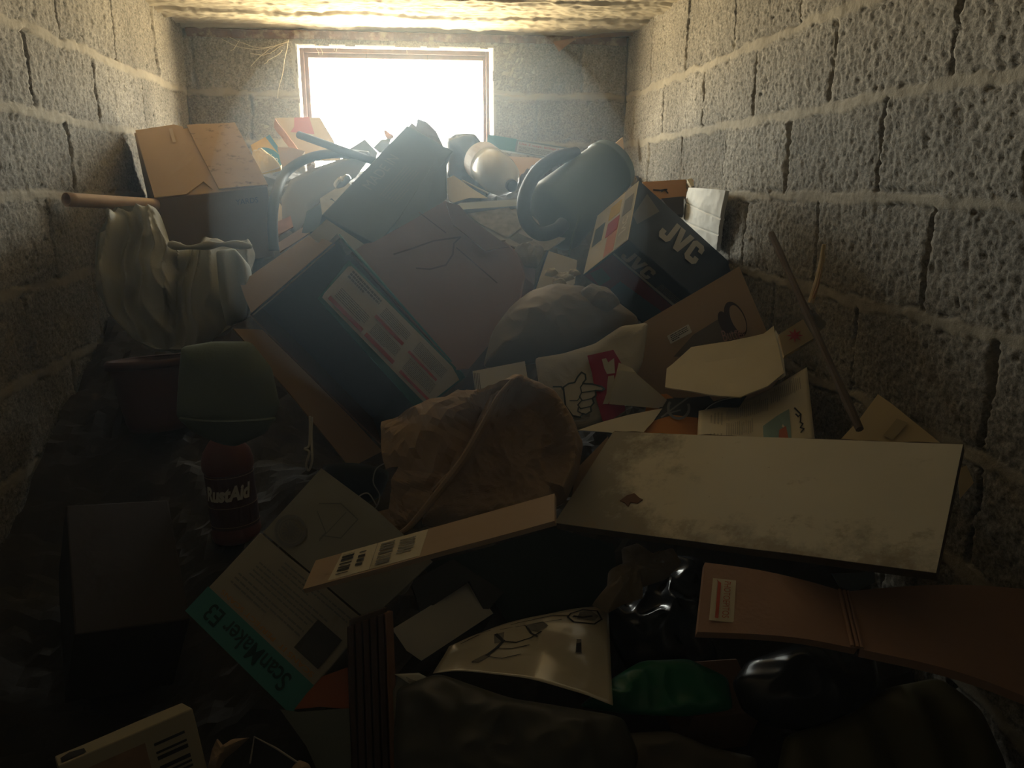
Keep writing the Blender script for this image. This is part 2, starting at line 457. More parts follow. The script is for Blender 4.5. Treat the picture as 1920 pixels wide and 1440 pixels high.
# window in the end wall
RUST = mat('rusty_steel', (.19, .10, .08), .7, .45, 25, .35, 90, spec=.4, dirt=(.35, .24, .17), dirt_s=30, dirt_t=.6)
win = bpy.data.objects.new('window_1', None); win.location = ((OX0 + OX1) / 2, YB + .03, OZ0); COL.objects.link(win); props(win, None, None, None, 'structure')
fy0, fy1 = YB + .02, YB + .062
FX0, FX1, FZ1 = OX0 + .011, OX1 - .016, OZ1 - .006
def bar(a, b, nm): plain_box(nm, a, b, RUST, None, win)
bar((FX0, fy0, OZ0), (FX0 + .017, fy1, FZ1), 'frame_side'); bar((FX1 - .015, fy0, OZ0), (FX1, fy1, FZ1), 'frame_side')
bar((FX0 + .017, fy0, FZ1 - .018), (FX1 - .015, fy1, FZ1), 'frame_head'); bar((FX0 + .017, fy0, OZ0), (FX1 - .015, fy1, OZ0 + .02), 'frame_sill')
bar((FX0 + .017, fy0 + .012, OZ0 + .02), (FX0 + .033, fy1 - .008, FZ1 - .018), 'sash_side'); bar((FX1 - .027, fy0 + .012, OZ0 + .02), (FX1 - .015, fy1 - .008, FZ1 - .018), 'sash_side')
bar((FX0 + .033, fy0 + .012, FZ1 - .036), (FX1 - .027, fy1 - .008, FZ1 - .018), 'sash_head')
def glass_mat():
    m = bpy.data.materials.new('window_glass'); m.use_nodes = True; N = m.node_tree.nodes; L = m.node_tree.links
    N.remove(N['Principled BSDF']); t = N.new('ShaderNodeBsdfTransparent'); t.inputs[0].default_value = (.96, .96, .92, 1)
    g = N.new('ShaderNodeBsdfGlossy'); g.inputs['Roughness'].default_value = .03; mx = N.new('ShaderNodeMixShader'); mx.inputs[0].default_value = .05
    L.new(t.outputs[0], mx.inputs[1]); L.new(g.outputs[0], mx.inputs[2]); L.new(mx.outputs[0], N['Material Output'].inputs['Surface']); return m
plain_box('pane', (FX0 + .033, fy0 + .02, OZ0 + .02), (FX1 - .027, fy0 + .024, FZ1 - .036), glass_mat(), None, win)
# rusty head plate over the window and torn flashing in the right corner
tr = link('trim_1', sheet_me([V(XL + .02, YB - .02, ZC - .004), V(XR - .01, YB - .02, ZC - .004), V(XR - .01, YB - .006, H + .568), V(XL + .02, YB - .006, H + .566)], 90, 6, .006,
      lambda u, v, p: .010 * nz(p, 9) + .008 * nz(p, 30)), mat('rusty_head_plate', (.15, .085, .06), .85, .5, 30, .5, 90, dirt=(.33, .27, .19), dirt_s=22, dirt_t=.5)); tr['kind'] = 'structure'
fl = link('trim_2', plate_me([P(*a, 3.38) for a in ((1036, 78), (1048, 97), (1062, 86), (1080, 73), (1210, 66), (1212, 58), (1130, 63))], .003, (0, -1, -.2), 3, lambda p: .02 * nz(p, 6)),
     mat('torn_flashing', (.23, .13, .07), .8, .3, 20, .3, 60)); fl['kind'] = 'structure'

# ================================================================ LIGHT: only the daylight that falls in at the window
w = bpy.data.worlds.new('daylight'); SC.world = w; w.use_nodes = True
N = w.node_tree.nodes; L = w.node_tree.links; bg = N['Background']
tc = N.new('ShaderNodeTexCoord'); sx = N.new('ShaderNodeSeparateXYZ'); L.new(tc.outputs['Generated'], sx.inputs[0])
mr = N.new('ShaderNodeMapRange'); mr.inputs[1].default_value = -.12; mr.inputs[2].default_value = .12; L.new(sx.outputs[2], mr.inputs[0])
mx = N.new('ShaderNodeMix'); mx.data_type = 'RGBA'; L.new(mr.outputs[0], mx.inputs[0])
mx.inputs[6].default_value = (1.22, 1.0, .66, 1)     # sunlit ground outside
mx.inputs[7].default_value = (.96, 1.0, 1.0, 1)    # bright overcast sky
L.new(mx.outputs[2], bg.inputs['Color']); bg.inputs['Strength'].default_value = WORLD
pd = bpy.data.lights.new('window_portal', 'AREA'); pd.shape = 'RECTANGLE'; pd.size = OX1 - OX0; pd.size_y = OZ1 - OZ0; pd.cycles.is_portal = True
po = bpy.data.objects.new('window_portal', pd); COL.objects.link(po); po.location = ((OX0 + OX1) / 2, YB + .1, (OZ0 + OZ1) / 2); po.rotation_euler = (math.radians(-90), 0, 0)
vs = SC.view_settings; vs.view_transform = 'Standard'; vs.look = 'None'; vs.gamma = 1.0; vs.exposure = 0.0; vs.use_curve_mapping = False
SC.display_settings.display_device = 'sRGB'

if HAZE:  # added scatter volume: a bluish veil standing in for lens glare
    hb_ = link('glare_haze', cuboid_me(V(XL + .03, -1.1, .02), (V(1, 0, 0), V(0, 1, 0), V(0, 0, 1)), (XR - XL - .06, YB + 1.1 - .02, ZC - .04), 0, 0, 0), None)
    m = bpy.data.materials.new('glare_haze'); m.use_nodes = True; N = m.node_tree.nodes; L = m.node_tree.links; N.remove(N['Principled BSDF'])
    vsn = N.new('ShaderNodeVolumeScatter'); vsn.inputs['Color'].default_value = (.76, .90, 1.0, 1); vsn.inputs['Density'].default_value = HAZE; vsn.inputs['Anisotropy'].default_value = .55
    L.new(vsn.outputs[0], N['Material Output'].inputs['Volume']); hb_.data.materials.append(m)
    props(hb_, 'added thin scatter haze through the room, imitating veiling lens glare', 'haze', None, 'stuff')

if PLUME:  # added ellipsoid volume imitating the diagonal lens flare below the window
    a_, b_ = P(785, 235, 2.62), P(850, 640, .85); ax_ = (b_ - a_).normalized(); ctr = (a_ + b_) / 2
    bm = bmesh.new(); bmesh.ops.create_icosphere(bm, subdivisions=3, radius=1.0); me = bpy.data.meshes.new('glare_veil'); bm.to_mesh(me); bm.free()
    dp_ = bpy.data.objects.new('glare_plume', me); COL.objects.link(dp_)
    z_ = ax_; x_ = (V(1, 0, 0) - z_ * z_.x).normalized(); y_ = z_.cross(x_)
    dp_.matrix_world = Matrix.Translation(ctr) @ Matrix((x_, y_, z_)).transposed().to_4x4() @ Matrix.Diagonal((.42, .36, (b_ - a_).length / 2, 1))
    m = bpy.data.materials.new('glare_plume'); m.use_nodes = True; N = m.node_tree.nodes; L = m.node_tree.links; N.remove(N['Principled BSDF'])
    vsn = N.new('ShaderNodeVolumeScatter'); vsn.inputs['Color'].default_value = (.70, .88, 1.0, 1); vsn.inputs['Anisotropy'].default_value = .5; vsn.inputs['Density'].default_value = PLUME
    L.new(vsn.outputs[0], N['Material Output'].inputs['Volume']); me.materials.append(m)
    props(dp_, 'added light-scattering plume imitating lens flare, slanting down from the window over the pile', 'glare_veil', None, 'stuff')
# ================================================================ MATERIALS OF THE RUBBISH
CARD = mat('brown_cardboard', (.41, .30, .205), .88, .14, 5, .12, 50)
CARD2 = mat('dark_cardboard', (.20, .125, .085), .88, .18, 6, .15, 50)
CARDS = mat('stained_cardboard', (.38, .27, .17), .88, .14, 5, .12, 50, dirt=(.09, .075, .06), dirt_s=34, dirt_t=.57)
KRAFT = mat('kraft_paper', (.34, .245, .165), .8, .12, 7, .25, 35)
PAPER = mat('old_white_paper', (.62, .57, .45), .75, .06, 6, .08, 40)
WHITE = mat('white_card', (.66, .64, .58), .8, .05, 6, .05, 40)
CREAM = mat('cream_envelope', (.60, .54, .40), .75, .06, 6, .1, 30)
MANILA = mat('manila_paper', (.56, .45, .27), .8, .07, 6, .1, 30)
NEWS = mat('newsprint', (.46, .43, .36), .9, .3, 40, .1, 40)
TEAL = mat('teal_print', (.045, .19, .18), .6, .08, 6, .03, 40)
NAVY = mat('navy_print', (.028, .045, .075), .5, .15, 6, .05, 40)
DKBLUE = mat('blue_grey_print', (.05, .085, .12), .55, .15, 6, .05, 40)
INK = mat('black_ink', (.03, .03, .035), .7, .1, 6, 0)
GREYINK = mat('grey_ink', (.17, .165, .16), .7, .1, 6, 0)
REDINK = mat('red_ink', (.45, .07, .06), .7, .1, 6, 0)
LOGO = mat('pale_grey_print', (.42, .41, .38), .6, .06, 6, 0)
MAROON = mat('maroon_print', (.16, .035, .045), .55, .12, 6, .03)
CANVAS = mat('grey_canvas', (.37, .37, .315), .92, .08, 8, .25, 160, sheen=.2)
GREENCLOTH = mat('dark_green_cloth', (.12, .15, .12), .92, .15, 8, .25, 140)
BLACKBAG = mat('black_plastic_film', (.03, .031, .034), .24, .2, 8, .2, 20, spec=.5)
GREYBAG = mat('grey_plastic_bag', (.24, .21, .175), .5, .2, 5, .25, 14, spec=.35, dirt=(.30, .21, .14), dirt_s=4, dirt_t=.55)
CLEAR = mat('clear_plastic_film', (.55, .53, .47), .25, .1, 8, .3, 20, spec=.6, trans=.45)
METAL = mat('dark_steel_tube', (.025, .025, .028), .7, .2, 12, .1, 60, spec=.5)
GREENPL = mat('dark_green_plastic', (.075, .105, .075), .55, .1, 6, .1, 30, spec=.4)
GREYPL = mat('grey_plastic', (.09, .10, .105), .6, .1, 6, .08, 30, spec=.4)
WOOD = mat('old_wood', (.34, .20, .10), .8, .25, 10, .2, 40, stretch=(1, 6, 1))
WOODD = mat('dark_wood', (.12, .09, .065), .85, .3, 12, .2, 40)
ORANGE = mat('orange_paper', (.58, .25, .07), .75, .08, 6, .06, 30)
BROWNBD = mat('brown_board', (.33, .20, .14), .75, .14, 14, .25, 120)

# ---------------------------------------------------------------- the packed rubbish under everything
HPROF = [(.3, -1.45), (.62, -1.30), (.85, -1.12), (1.04, -.99), (1.18, -.90), (1.30, -.84), (1.49, -.72), (1.64, -.66), (1.82, -.58), (2.05, -.50), (2.3, -.40), (2.6, -.22), (2.9, -.06), (3.15, .0), (3.5, .03)]
def hz(x, y):
    z = np.interp(y, [a for a, _ in HPROF], [b for _, b in HPROF])
    z -= .20 * math.exp(-((x + .62) / .35) ** 2) * math.exp(-((y - 1.55) / .5) ** 2)      # hollow along the left wall
    z -= .34 * math.exp(-((x + .05) / .34) ** 2) * math.exp(-((y - 2.08) / .26) ** 2)     # under the open carton
    z -= .09 * math.exp(-((x + .72) / .25) ** 2) * math.exp(-((y - 2.6) / .3) ** 2)
    z -= .10 * math.exp(-((x - .45) / .4) ** 2) * math.exp(-((y - 1.05) / .3) ** 2)
    z -= .12 * math.exp(-((x - .60) / .3) ** 2) * math.exp(-((y - 2.1) / .3) ** 2)
    return H + z
def heap():
    xs = np.linspace(XL + .01, XR - .01, 95); ys = np.linspace(.45, YB - .01, 150); vs = []
    for x in xs: vs.append((x, .44, .004))
    for y in ys:
        for x in xs:
            p = (x, y, 0); vs.append((x, y, hz(x, y) + crumple(p, 7, .022, 4) + .012 * nz(p, 25)))
    W = len(xs); F = [(j * W + i, j * W + i + 1, j * W + W + i + 1, j * W + W + i) for j in range(len(ys)) for i in range(W - 1)]
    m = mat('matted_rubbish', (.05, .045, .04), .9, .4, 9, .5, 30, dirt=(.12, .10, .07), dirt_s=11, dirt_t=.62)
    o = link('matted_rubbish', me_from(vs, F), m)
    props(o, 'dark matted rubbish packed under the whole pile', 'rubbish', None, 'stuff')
heap()

# ================================================================ BOXES
def ax_box(O, A, D): return Vector(O) + V(0, 0, H), [Vector(a) for a in A], D
# --- the closed carton on the left, flaps towards us
O, A, D = ax_box((-.7343, 2.35, -.0386), ((.9314, .3467, .1111), (-.3572, .8115, .4624), (-.0702, .4704, -.8797)), (.3136, .4356, .2521))
t = root('cardboard_box', O + A[2] * D[2], 'closed tan cardboard box with dirt-spotted flaps, leaning by the left wall', 'box')
link('body', cuboid_me(O + A[2] * .003, A, (D[0], D[1], D[2] - .003), .003, 6, .002, 3), CARD, t)
def flap_on(nm, u0, u1, m, seed, notch):
    pl = Plane(0, 0, 0, -A[2], O - A[2] * .002)
    pts = [O - A[2] * .003 + A[0] * D[0] * u + A[1] * D[1] * v for u, v in notch]
    return link(nm, plate_me(pts, .004, -A[2], 3, lambda p: .003 * nz(p, 12, seed)), m, t)
f1 = flap_on('flap', 0, .5, CARD, 1, [(-.01, -.0), (.26, -.01), (.45, .14), (.50, .02), (.485, .25), (.46, .6), (.475, 1.0), (.40, 1.05), (.28, 1.03), (.02, 1.0)])
f2 = flap_on('flap', .5, 1, CARDS, 5, [(.555, .02), (1.0, .0), (1.0, 1.0), (.52, 1.02), (.53, .6)]); f2['label'] = 'right flap spotted with dark dirt'
text_obj('handwriting', 'YARDS', O + A[0] * .215 + A[2] * .052, A[0] * .065, -A[2] * .018, GREYINK, t)
poly_obj('tape', [rect(0, 0, 1, 1)], O + A[0] * .1 + A[1] * .32 - A[2] * .006, A[0] * .004 + A[1] * .1, A[0] * .01, mat('packing_tape', (.42, .33, .24), .3, .05, 5, 0), t)

# --- the dark stereo carton with the big letters
O, A, D = ax_box((.5363, 1.95, -.1389), ((.7812, .1068, -.615), (.3073, .7918, .5279), (-.5433, .6014, -.5858)), (.4042, .2824, .1728))
t = root('stereo_box', O + A[0] * D[0] + A[2] * D[2], 'dark printed stereo carton with large grey letters, tipped on a corner by the right wall', 'box')
link('body', cuboid_me(O, A, D, .003, 5, .0002, 8), NAVY, t)
def jvc(nm, P0, U, W_):
    J = [(.38, 1), (.62, 1), (.62, .18), (.50, 0), (.12, 0), (0, .16), (0, .40), (.24, .40), (.24, .24), (.38, .24)]
    Vl = [(0, 1), (.27, 1), (.40, .38), (.53, 1), (.8, 1), (.54, 0), (.26, 0)]
    Cl = [(.14, 1), (.54, 1), (.68, .86), (.68, .62), (.44, .62), (.44, .76), (.24, .76), (.24, .24), (.44, .24), (.44, .38), (.68, .38), (.68, .14), (.54, 0), (.14, 0), (0, .14), (0, .86)]
    wtot = .62 + .04 + .8 + .0 + .68; out = []
    for Lt, x in ((J, 0), (Vl, .64), (Cl, 1.46)): out.append([((a + x) / wtot, b) for a, b in Lt])
    poly_obj(nm, out, P0, U, W_, LOGO, t, .003)
top = Plane(0, 0, 0, A[0].cross(A[1]), O); frt = Plane(0, 0, 0, A[0].cross(A[2]), O); lft = Plane(0, 0, 0, A[1].cross(A[2]), O)
def uvf(pl, a, b, px): q = pl.at(*px) - O; return q.dot(A[a]), q.dot(A[b])
jvc('logo', *frame_px(top, (1230, 441), (1300, 500), (1256, 409)))
jvc('logo', *frame_px(frt, (1162, 480), (1213, 524), (1181, 465)))
poly_px('sticker', top, [[(1186, 404), (1213, 364), (1236, 397), (1194, 421)]], GREYINK, t)
poly_px('stripe', frt, [[(1149, 476), (1152, 474), (1266, 571), (1263, 574)]], LOGO, t)
poly_px('colour_band', frt, [[(1095, 517), (1148, 477), (1262, 575), (1212, 608), (1180, 575)]], MAROON, t, .0008)
poly_px('print', frt, [[(1106, 512), (1128, 502), (1146, 522), (1124, 536)], [(1113, 514), (1126, 507), (1137, 520), (1125, 528)]][:1], mat('dim_print', (.09, .085, .07), .6, .1, 6, 0), t, .0014)
poly_px('picture', frt, [[(1140, 545), (1163, 527), (1250, 590), (1215, 612)]], DKBLUE, t, .0014)
fo, fu, fv = frame_px(frt, (1218, 555), (1262, 585), (1238, 520))
poly_obj('small_print', lines(0, 0, 1, .62, 6, .45, 5), O + A[0] * .16 + A[2] * .062, A[0] * .13, -A[2] * .045, GREYINK, t)
link('side_panel', plate_me([O - A[0] * .0012 + A[1] * D[1] * a + A[2] * D[2] * b for a, b in ((.01, .01), (.99, .01), (.99, .99), (.01, .99))], .001, -A[0], 1), PAPER, t)
LF = lambda l, nm, m, h: link(nm, plate_me([O - A[0] * h + A[1] * D[1] * a + A[2] * D[2] * b for a, b in l], .0006, -A[0], 0), m, t)
LF(rect(.02, .03, .98, .30), 'print_band', LOGO, .002)
LF(rect(.03, .33, .55, .55), 'print_patch', mat('salmon_print', (.62, .28, .20), .6, .1, 6, 0), .002)
LF(rect(.36, .33, .60, .60), 'print_patch', mat('crimson_print', (.42, .05, .07), .6, .1, 6, 0), .003)
LF(rect(.66, .36, .90, .62), 'print_patch', mat('yellow_print', (.62, .45, .08), .6, .1, 6, 0), .002)
LF(rect(.40, .70, .70, .93), 'print_patch', mat('slate_print', (.10, .12, .13), .6, .1, 6, 0), .002)
LF(rect(.52, .06, .80, .26), 'print_patch', GREYINK, .003)
jvcO = O - A[0] * .0012
text_obj('logo', 'JVC', O - A[0] * .003 + A[2] * .042 + A[1] * .05, -A[2] * .030 * 0 + A[1] * .075, -A[2] * .026, WHITE, t, bold=.02)

# --- big open carton, mouth towards us
O, A, D = ax_box((-.3933, 1.85, -.2995), ((.7714, .0871, .6304), (.6116, .1724, -.7721), (-.1759, .9812, .0798)), (.2773, .4678, .2))
t = root('open_carton', O + A[1] * D[1], 'large open cardboard carton lying on its side, dark inside, printed flap folded across its mouth', 'carton')
def wallpc(nm, p0, a, b, m, th=.004):
    return link(nm, plate_me([p0, p0 + a, p0 + a + b, p0 + b], th, a.cross(b), 2, lambda p: .001 * nz(p, 10)), m, t)
a0, a1, a2 = A[0] * D[0], A[1] * D[1], A[2] * D[2]
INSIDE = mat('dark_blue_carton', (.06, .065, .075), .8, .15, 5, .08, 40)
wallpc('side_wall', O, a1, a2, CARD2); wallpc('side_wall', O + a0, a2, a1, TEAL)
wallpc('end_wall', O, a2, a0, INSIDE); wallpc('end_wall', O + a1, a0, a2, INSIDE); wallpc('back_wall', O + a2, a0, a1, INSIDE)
B_, C_, D_ = O + a0, O + a0 + a1, O + a1
link('flap', sheet_me([P(450, 531, 1.98), P(580, 440, 2.0), B_ - a0 * .07, O + a0 * .01], 10, 6, .004, lambda u, v, p: .004 * math.sin(3 * v) + .002 * nz(p, 9)), CARD, t)
link('flap', sheet_me([P(438, 616, 1.80), P(492, 618, 1.845), P(717, 846, 1.92), P(657, 877, 1.84)], 8, 20, .004, lambda u, v, p: .006 * math.sin(3.1 * v) + .002 * nz(p, 9)), CARD, t)
lf = sheet_me([P(596, 560, 1.80), P(655, 488, 1.868), P(873, 707, 1.945), P(788, 773, 1.86)], 8, 20, .004, lambda u, v, p: .003 * nz(p, 7))
lf = link('printed_flap', lf, TEAL, t); lf['label'] = 'teal bordered flap with a white panel of red and grey print'
pl = Plane(0, 0, 0, (P(655, 488, 1.868) - P(596, 560, 1.80)).cross(P(788, 773, 1.86) - P(596, 560, 1.80)), P(596, 560, 1.80) + V(0, -.004, .004))
if pl.n.y > 0: pl = Plane(0, 0, 0, -pl.n, pl.O)
lb = poly_px('label_panel', pl, [[(603, 558), (607, 550), (652, 500), (658, 499), (862, 703), (864, 709), (802, 757), (797, 758)]], WHITE, lf, .003)
fo = pl.at(600, 560); U_ = pl.at(797, 759) - fo; V_ = pl.at(657, 498) - fo       # u along the long edge, v across
red = [rect(.03, .10, .33, .19), rect(.36, .10, .63, .19), rect(.70, .08, .99, .15), rect(.33, .56, .60, .64), rect(.66, .55, .95, .61)]
poly_obj('red_print', red, fo, U_, V_, REDINK, lf, .0062)
poly_obj('small_print', lines(.05, .24, .31, .5, 6, .4, 3) + lines(.37, .23, .61, .5, 8, .4, 4) + lines(.35, .68, .60, .92, 6, .4, 6) + lines(.70, .2, .97, .5, 9, .4, 7) + lines(.68, .66, .97, .95, 8, .4, 8) + lines(.03, .74, .30, .96, 3, .7, 9),
         fo, U_, V_, GREYINK, lf, .0062)

# --- tall blue-grey carton behind it
O, A, D = ax_box((-.2527, 2.15, -.0796), ((.8663, -.1497, -.4765), (.3818, .8136, .4385), (-.322, .5618, -.762)), (.168, .602, .16))
t = root('slanted_carton', O + A[2] * D[2], 'long blue grey carton slanting up to the window with a torn top end', 'box')
link('body', cuboid_me(O, A, D, .003, 6, .0012, 2), DKBLUE, t)
text_obj('lettering', 'MADE IN', O + A[0] * .055 + A[1] * .20, A[1] * .21, -A[0] * .030, mat('faded_letters', (.11, .13, .15), .6, .1, 5, 0), t)
poly_obj('small_print', lines(0, 0, 1, 1, 7, .4, 11), O + A[0] * .14 + A[1] * .2, A[1] * .2, -A[0] * .06, mat('faded_print', (.085, .105, .125), .6, .1, 5, 0), t)
link('torn_flap', plate_me([P(*q, 2.66) for q in ((764, 240), (772, 230), (780, 236), (783, 222), (800, 228), (818, 246), (834, 280), (826, 290))], .004, (0, -1, .1), 3, lambda p: .008 * nz(p, 18)), CARD, t)
link('side_panel', plate_me([P(*q, Y) for q, Y in (((832, 276), 2.62), ((838, 290), 2.62), ((838, 372), 2.42), ((790, 410), 2.26), ((735, 432), 2.15))], .006, (.3, -1, .3), 2), DKBLUE, t)

# --- flatbed scanner carton, front left
O, A, D = ax_box((-.419, 1.25, -.716), ((.7049, -.6341, -.3178), (.6703, .4491, .5908), (.2319, .6295, -.7416)), (.2826, .1771, .09))
t = root('scanner_box', O + A[2] * D[2], 'printed scanner carton with a teal edge and upside-down lettering, lower left', 'box')
PRN = mat('faded_carton_print', (.30, .275, .22), .7, .2, 9, .06, 40, dirt=(.2, .17, .13), dirt_s=12, dirt_t=.58)
link('body', cuboid_me(O, A, D, .003, 6, .0012, 4), PRN, t)
poly_obj('teal_edge', [rect(0, 0, 1, .30)], O, A[0] * D[0], A[1] * D[1], TEAL, t, .0012)
text_obj('lettering', 'ScanMaker E3', O + A[0] * D[0] * .86 + A[1] * D[1] * .235, -A[0] * D[0] * .74, -A[1] * D[1] * .17, mat('dark_green_letters', (.015, .05, .05), .6, .1, 5, 0), t, bold=.012, lift=.002)
text_obj('slogan', 'SCANS IT  PERFECT SCANS', O + A[0] * D[0] * .95 + A[1] * D[1] * .375, -A[0] * D[0] * .85, -A[1] * D[1] * .045, mat('orange_letters', (.42, .2, .06), .6, .1, 5, 0), t, lift=.0016)
poly_obj('small_print', lines(.10, .45, .72, .60, 3, .35, 3) + lines(.16, .62, .80, .80, 4, .35, 4) + lines(.3, .82, .9, .95, 3, .35, 5), O, A[0] * D[0], A[1] * D[1], GREYINK, t, .0016)
poly_obj('picture', [rect(.74, .42, .95, .74)], O, A[0] * D[0], A[1] * D[1], mat('dark_photo_print', (.05, .05, .05), .5, .5, 20, 0), t, .002)
HB, HC = O + A[1] * D[1], O + A[1] * D[1] + A[0] * D[0]
fp = Plane(0, 0, 0, (A[0].cross(A[1] + V(0, 0, .10))), HB)
if fp.n.y > 0: fp = Plane(0, 0, 0, -fp.n, HB)
fl = link('lid_flap', plate_me([HB + A[0] * .006 + A[1] * .003, HC + A[1] * .003] + fp.pts([(810, 1052), (700, 950), (603, 878)]), .004, fp.n, 3, lambda p: .002 * nz(p, 9)), mat('grey_carton', (.27, .26, .22), .8, .2, 10, .1, 40), t)
ring = lambda cx, cy, r0, r1, k=28: [[(cx + r0 * math.cos(a), cy + r0 * math.sin(a)), (cx + r1 * math.cos(a), cy + r1 * math.sin(a)), (cx + r1 * math.cos(b), cy + r1 * math.sin(b)), (cx + r0 * math.cos(b), cy + r0 * math.sin(b))]
                                     for a, b in ((2 * math.pi * i / k, 2 * math.pi * (i + 1) / k) for i in range(k))]
poly_px('round_stamp', fp, ring(546, 996, 25, 30) + ring(546, 996, 0, 17)[::2] + ring(546, 996, 20, 21.5), GREYINK, fl, .003)
poly_px('printed_face', fp, sum([stroke([(596, 960), (612, 1000), (600, 1012)], 2), stroke([(600, 1015), (650, 962)], 1.6), stroke([(600, 945), (640, 945), (672, 975), (640, 1010), (605, 1005)], 2.2)], []), GREYINK, fl, .003)

# --- box with a barcode in the lower left corner
O, A, D = ax_box((-.3419, 1.0, -.7287), ((-.855, -.5171, -.0403), (.244, -.3325, -.911), (-.4577, .7887, -.4104)), (.1701, .12, .07))
t = root('product_box', O + A[1] * D[1], 'small pale product box with a barcode, in the lower left corner', 'box')
link('body', cuboid_me(O, A, D, .002, 4, .0008, 7), mat('pale_carton', (.34, .30, .21), .7, .12, 8, .05, 40), t)
poly_obj('barcode', barcode(.10, .12, .34, .8, 15, 4, True), O + A[1] * D[1], A[0] * D[0], -A[1] * D[1], INK, t, .0012)
poly_obj('picture', [rect(.4, .1, .95, .85)], O + A[1] * D[1], A[0] * D[0], -A[1] * D[1], mat('faded_photo', (.25, .16, .10), .6, .5, 30, 0), t, .0012)
poly_obj('label', [[(.80, .08), (.97, .08), (.97, .5), (.9, .7), (.80, .5)]], O, A[0] * D[0], A[2] * D[2], INK, t, .0012)

# --- dim carton against the left wall
c0, c1 = P(140, 1190, 1.22), P(357, 1161, 1.30)
ax = [(c1 - c0).normalized(), V(.18, .95, .28).normalized()]; ax.append(ax[0].cross(ax[1]).normalized() * -1); ax[1] = ax[2].cross(ax[0]).normalized()
if ax[1].y < 0: ax[1] = -ax[1]
o = link('shaded_carton', cuboid_me(c0, ax, ((c1 - c0).length, .30, .2), .003, 4, .002, 6), mat('shade_dark_carton', (.035, .027, .022), .9, .2, 6, .15))  # base colour taken near black to stand in for the shade here
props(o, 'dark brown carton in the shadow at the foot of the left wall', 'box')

# --- carton bottom-right of the stereo box, with the oval trade mark
cp = Plane(1300, 600, 1.80, (-.18, -.90, .42))
t = root('flattened_carton', cp.at(1230, 735), 'flattened tan carton with an oval emblem and white address sticker, below the stereo carton', 'carton')
link('panel', plate_me(cp.pts([(1386, 499), (1433, 612), (1470, 700), (1420, 760), (1240, 742), (1180, 716), (1160, 685), (1154, 655), (1168, 632), (1205, 606)]), .03, cp.n, 3, lambda p: .005 * nz(p, 6)), CARD, t)
poly_px('address_sticker', cp, [[(1250, 631), (1290, 609), (1297, 624), (1257, 646)]], WHITE, t, .006)
so, su, sv = frame_px(cp, (1257, 646), (1297, 624), (1250, 631))
poly_obj('small_print', lines(.1, .1, .9, .9, 4, .5, 8, .4), so, su, sv, INK, t, .0085)
el = lambda cx, cy, a, b, rot_, k=30: [(cx + a * math.cos(i * 2 * math.pi / k) * math.cos(rot_) - b * math.sin(i * 2 * math.pi / k) * math.sin(rot_), cy + a * math.cos(i * 2 * math.pi / k) * math.sin(rot_) + b * math.sin(i * 2 * math.pi / k) * math.cos(rot_)) for i in range(k)]
DKPRN = mat('dark_emblem_print', (.075, .06, .06), .7, .1, 6, 0)
poly_px('emblem', cp, [[(1262, 670), (1300, 628), (1358, 592), (1376, 620), (1392, 645), (1330, 668)]], mat('grey_emblem_print', (.16, .135, .11), .7, .1, 6, 0), t, .006)
poly_px('emblem_ring', cp, [el(1378, 600, 35, 18, 1.15)], DKPRN, t, .0075)
poly_px('emblem_ring', cp, [el(1357, 606, 22, 10, 1.2)], DKPRN, t, .0072)
poly_px('emblem_oval', cp, [el(1382, 600, 28, 12, 1.15)], CARD, t, .009)
for s_, q in (('The', ((1378, 634), (1395, 629), (1375, 622))), ('Butter', ((1356, 642), (1398, 634), (1350, 622)))):
    bo, bu, bv = frame_px(cp, *q); text_obj('lettering', s_, bo, bu, bv, mat('pink_letters', (.42, .25, .22), .7, .1, 6, 0), t, lift=.010)
# ================================================================ THE REST OF THE PILE
def one(name, me, m, label, cat, group=None, smooth=False): return props(link(name, me, m, None, smooth), label, cat, group)
def pp(l): return [P(*q) for q in l]
def plate(name, px, pl, th, m, label, cat, fn=None, cuts=4): return one(name, plate_me(pl.pts(px), th, pl.n, cuts, fn), m, label, cat)
def cen(pl, px): return sum(pl.pts(px), Vector()) / len(px)

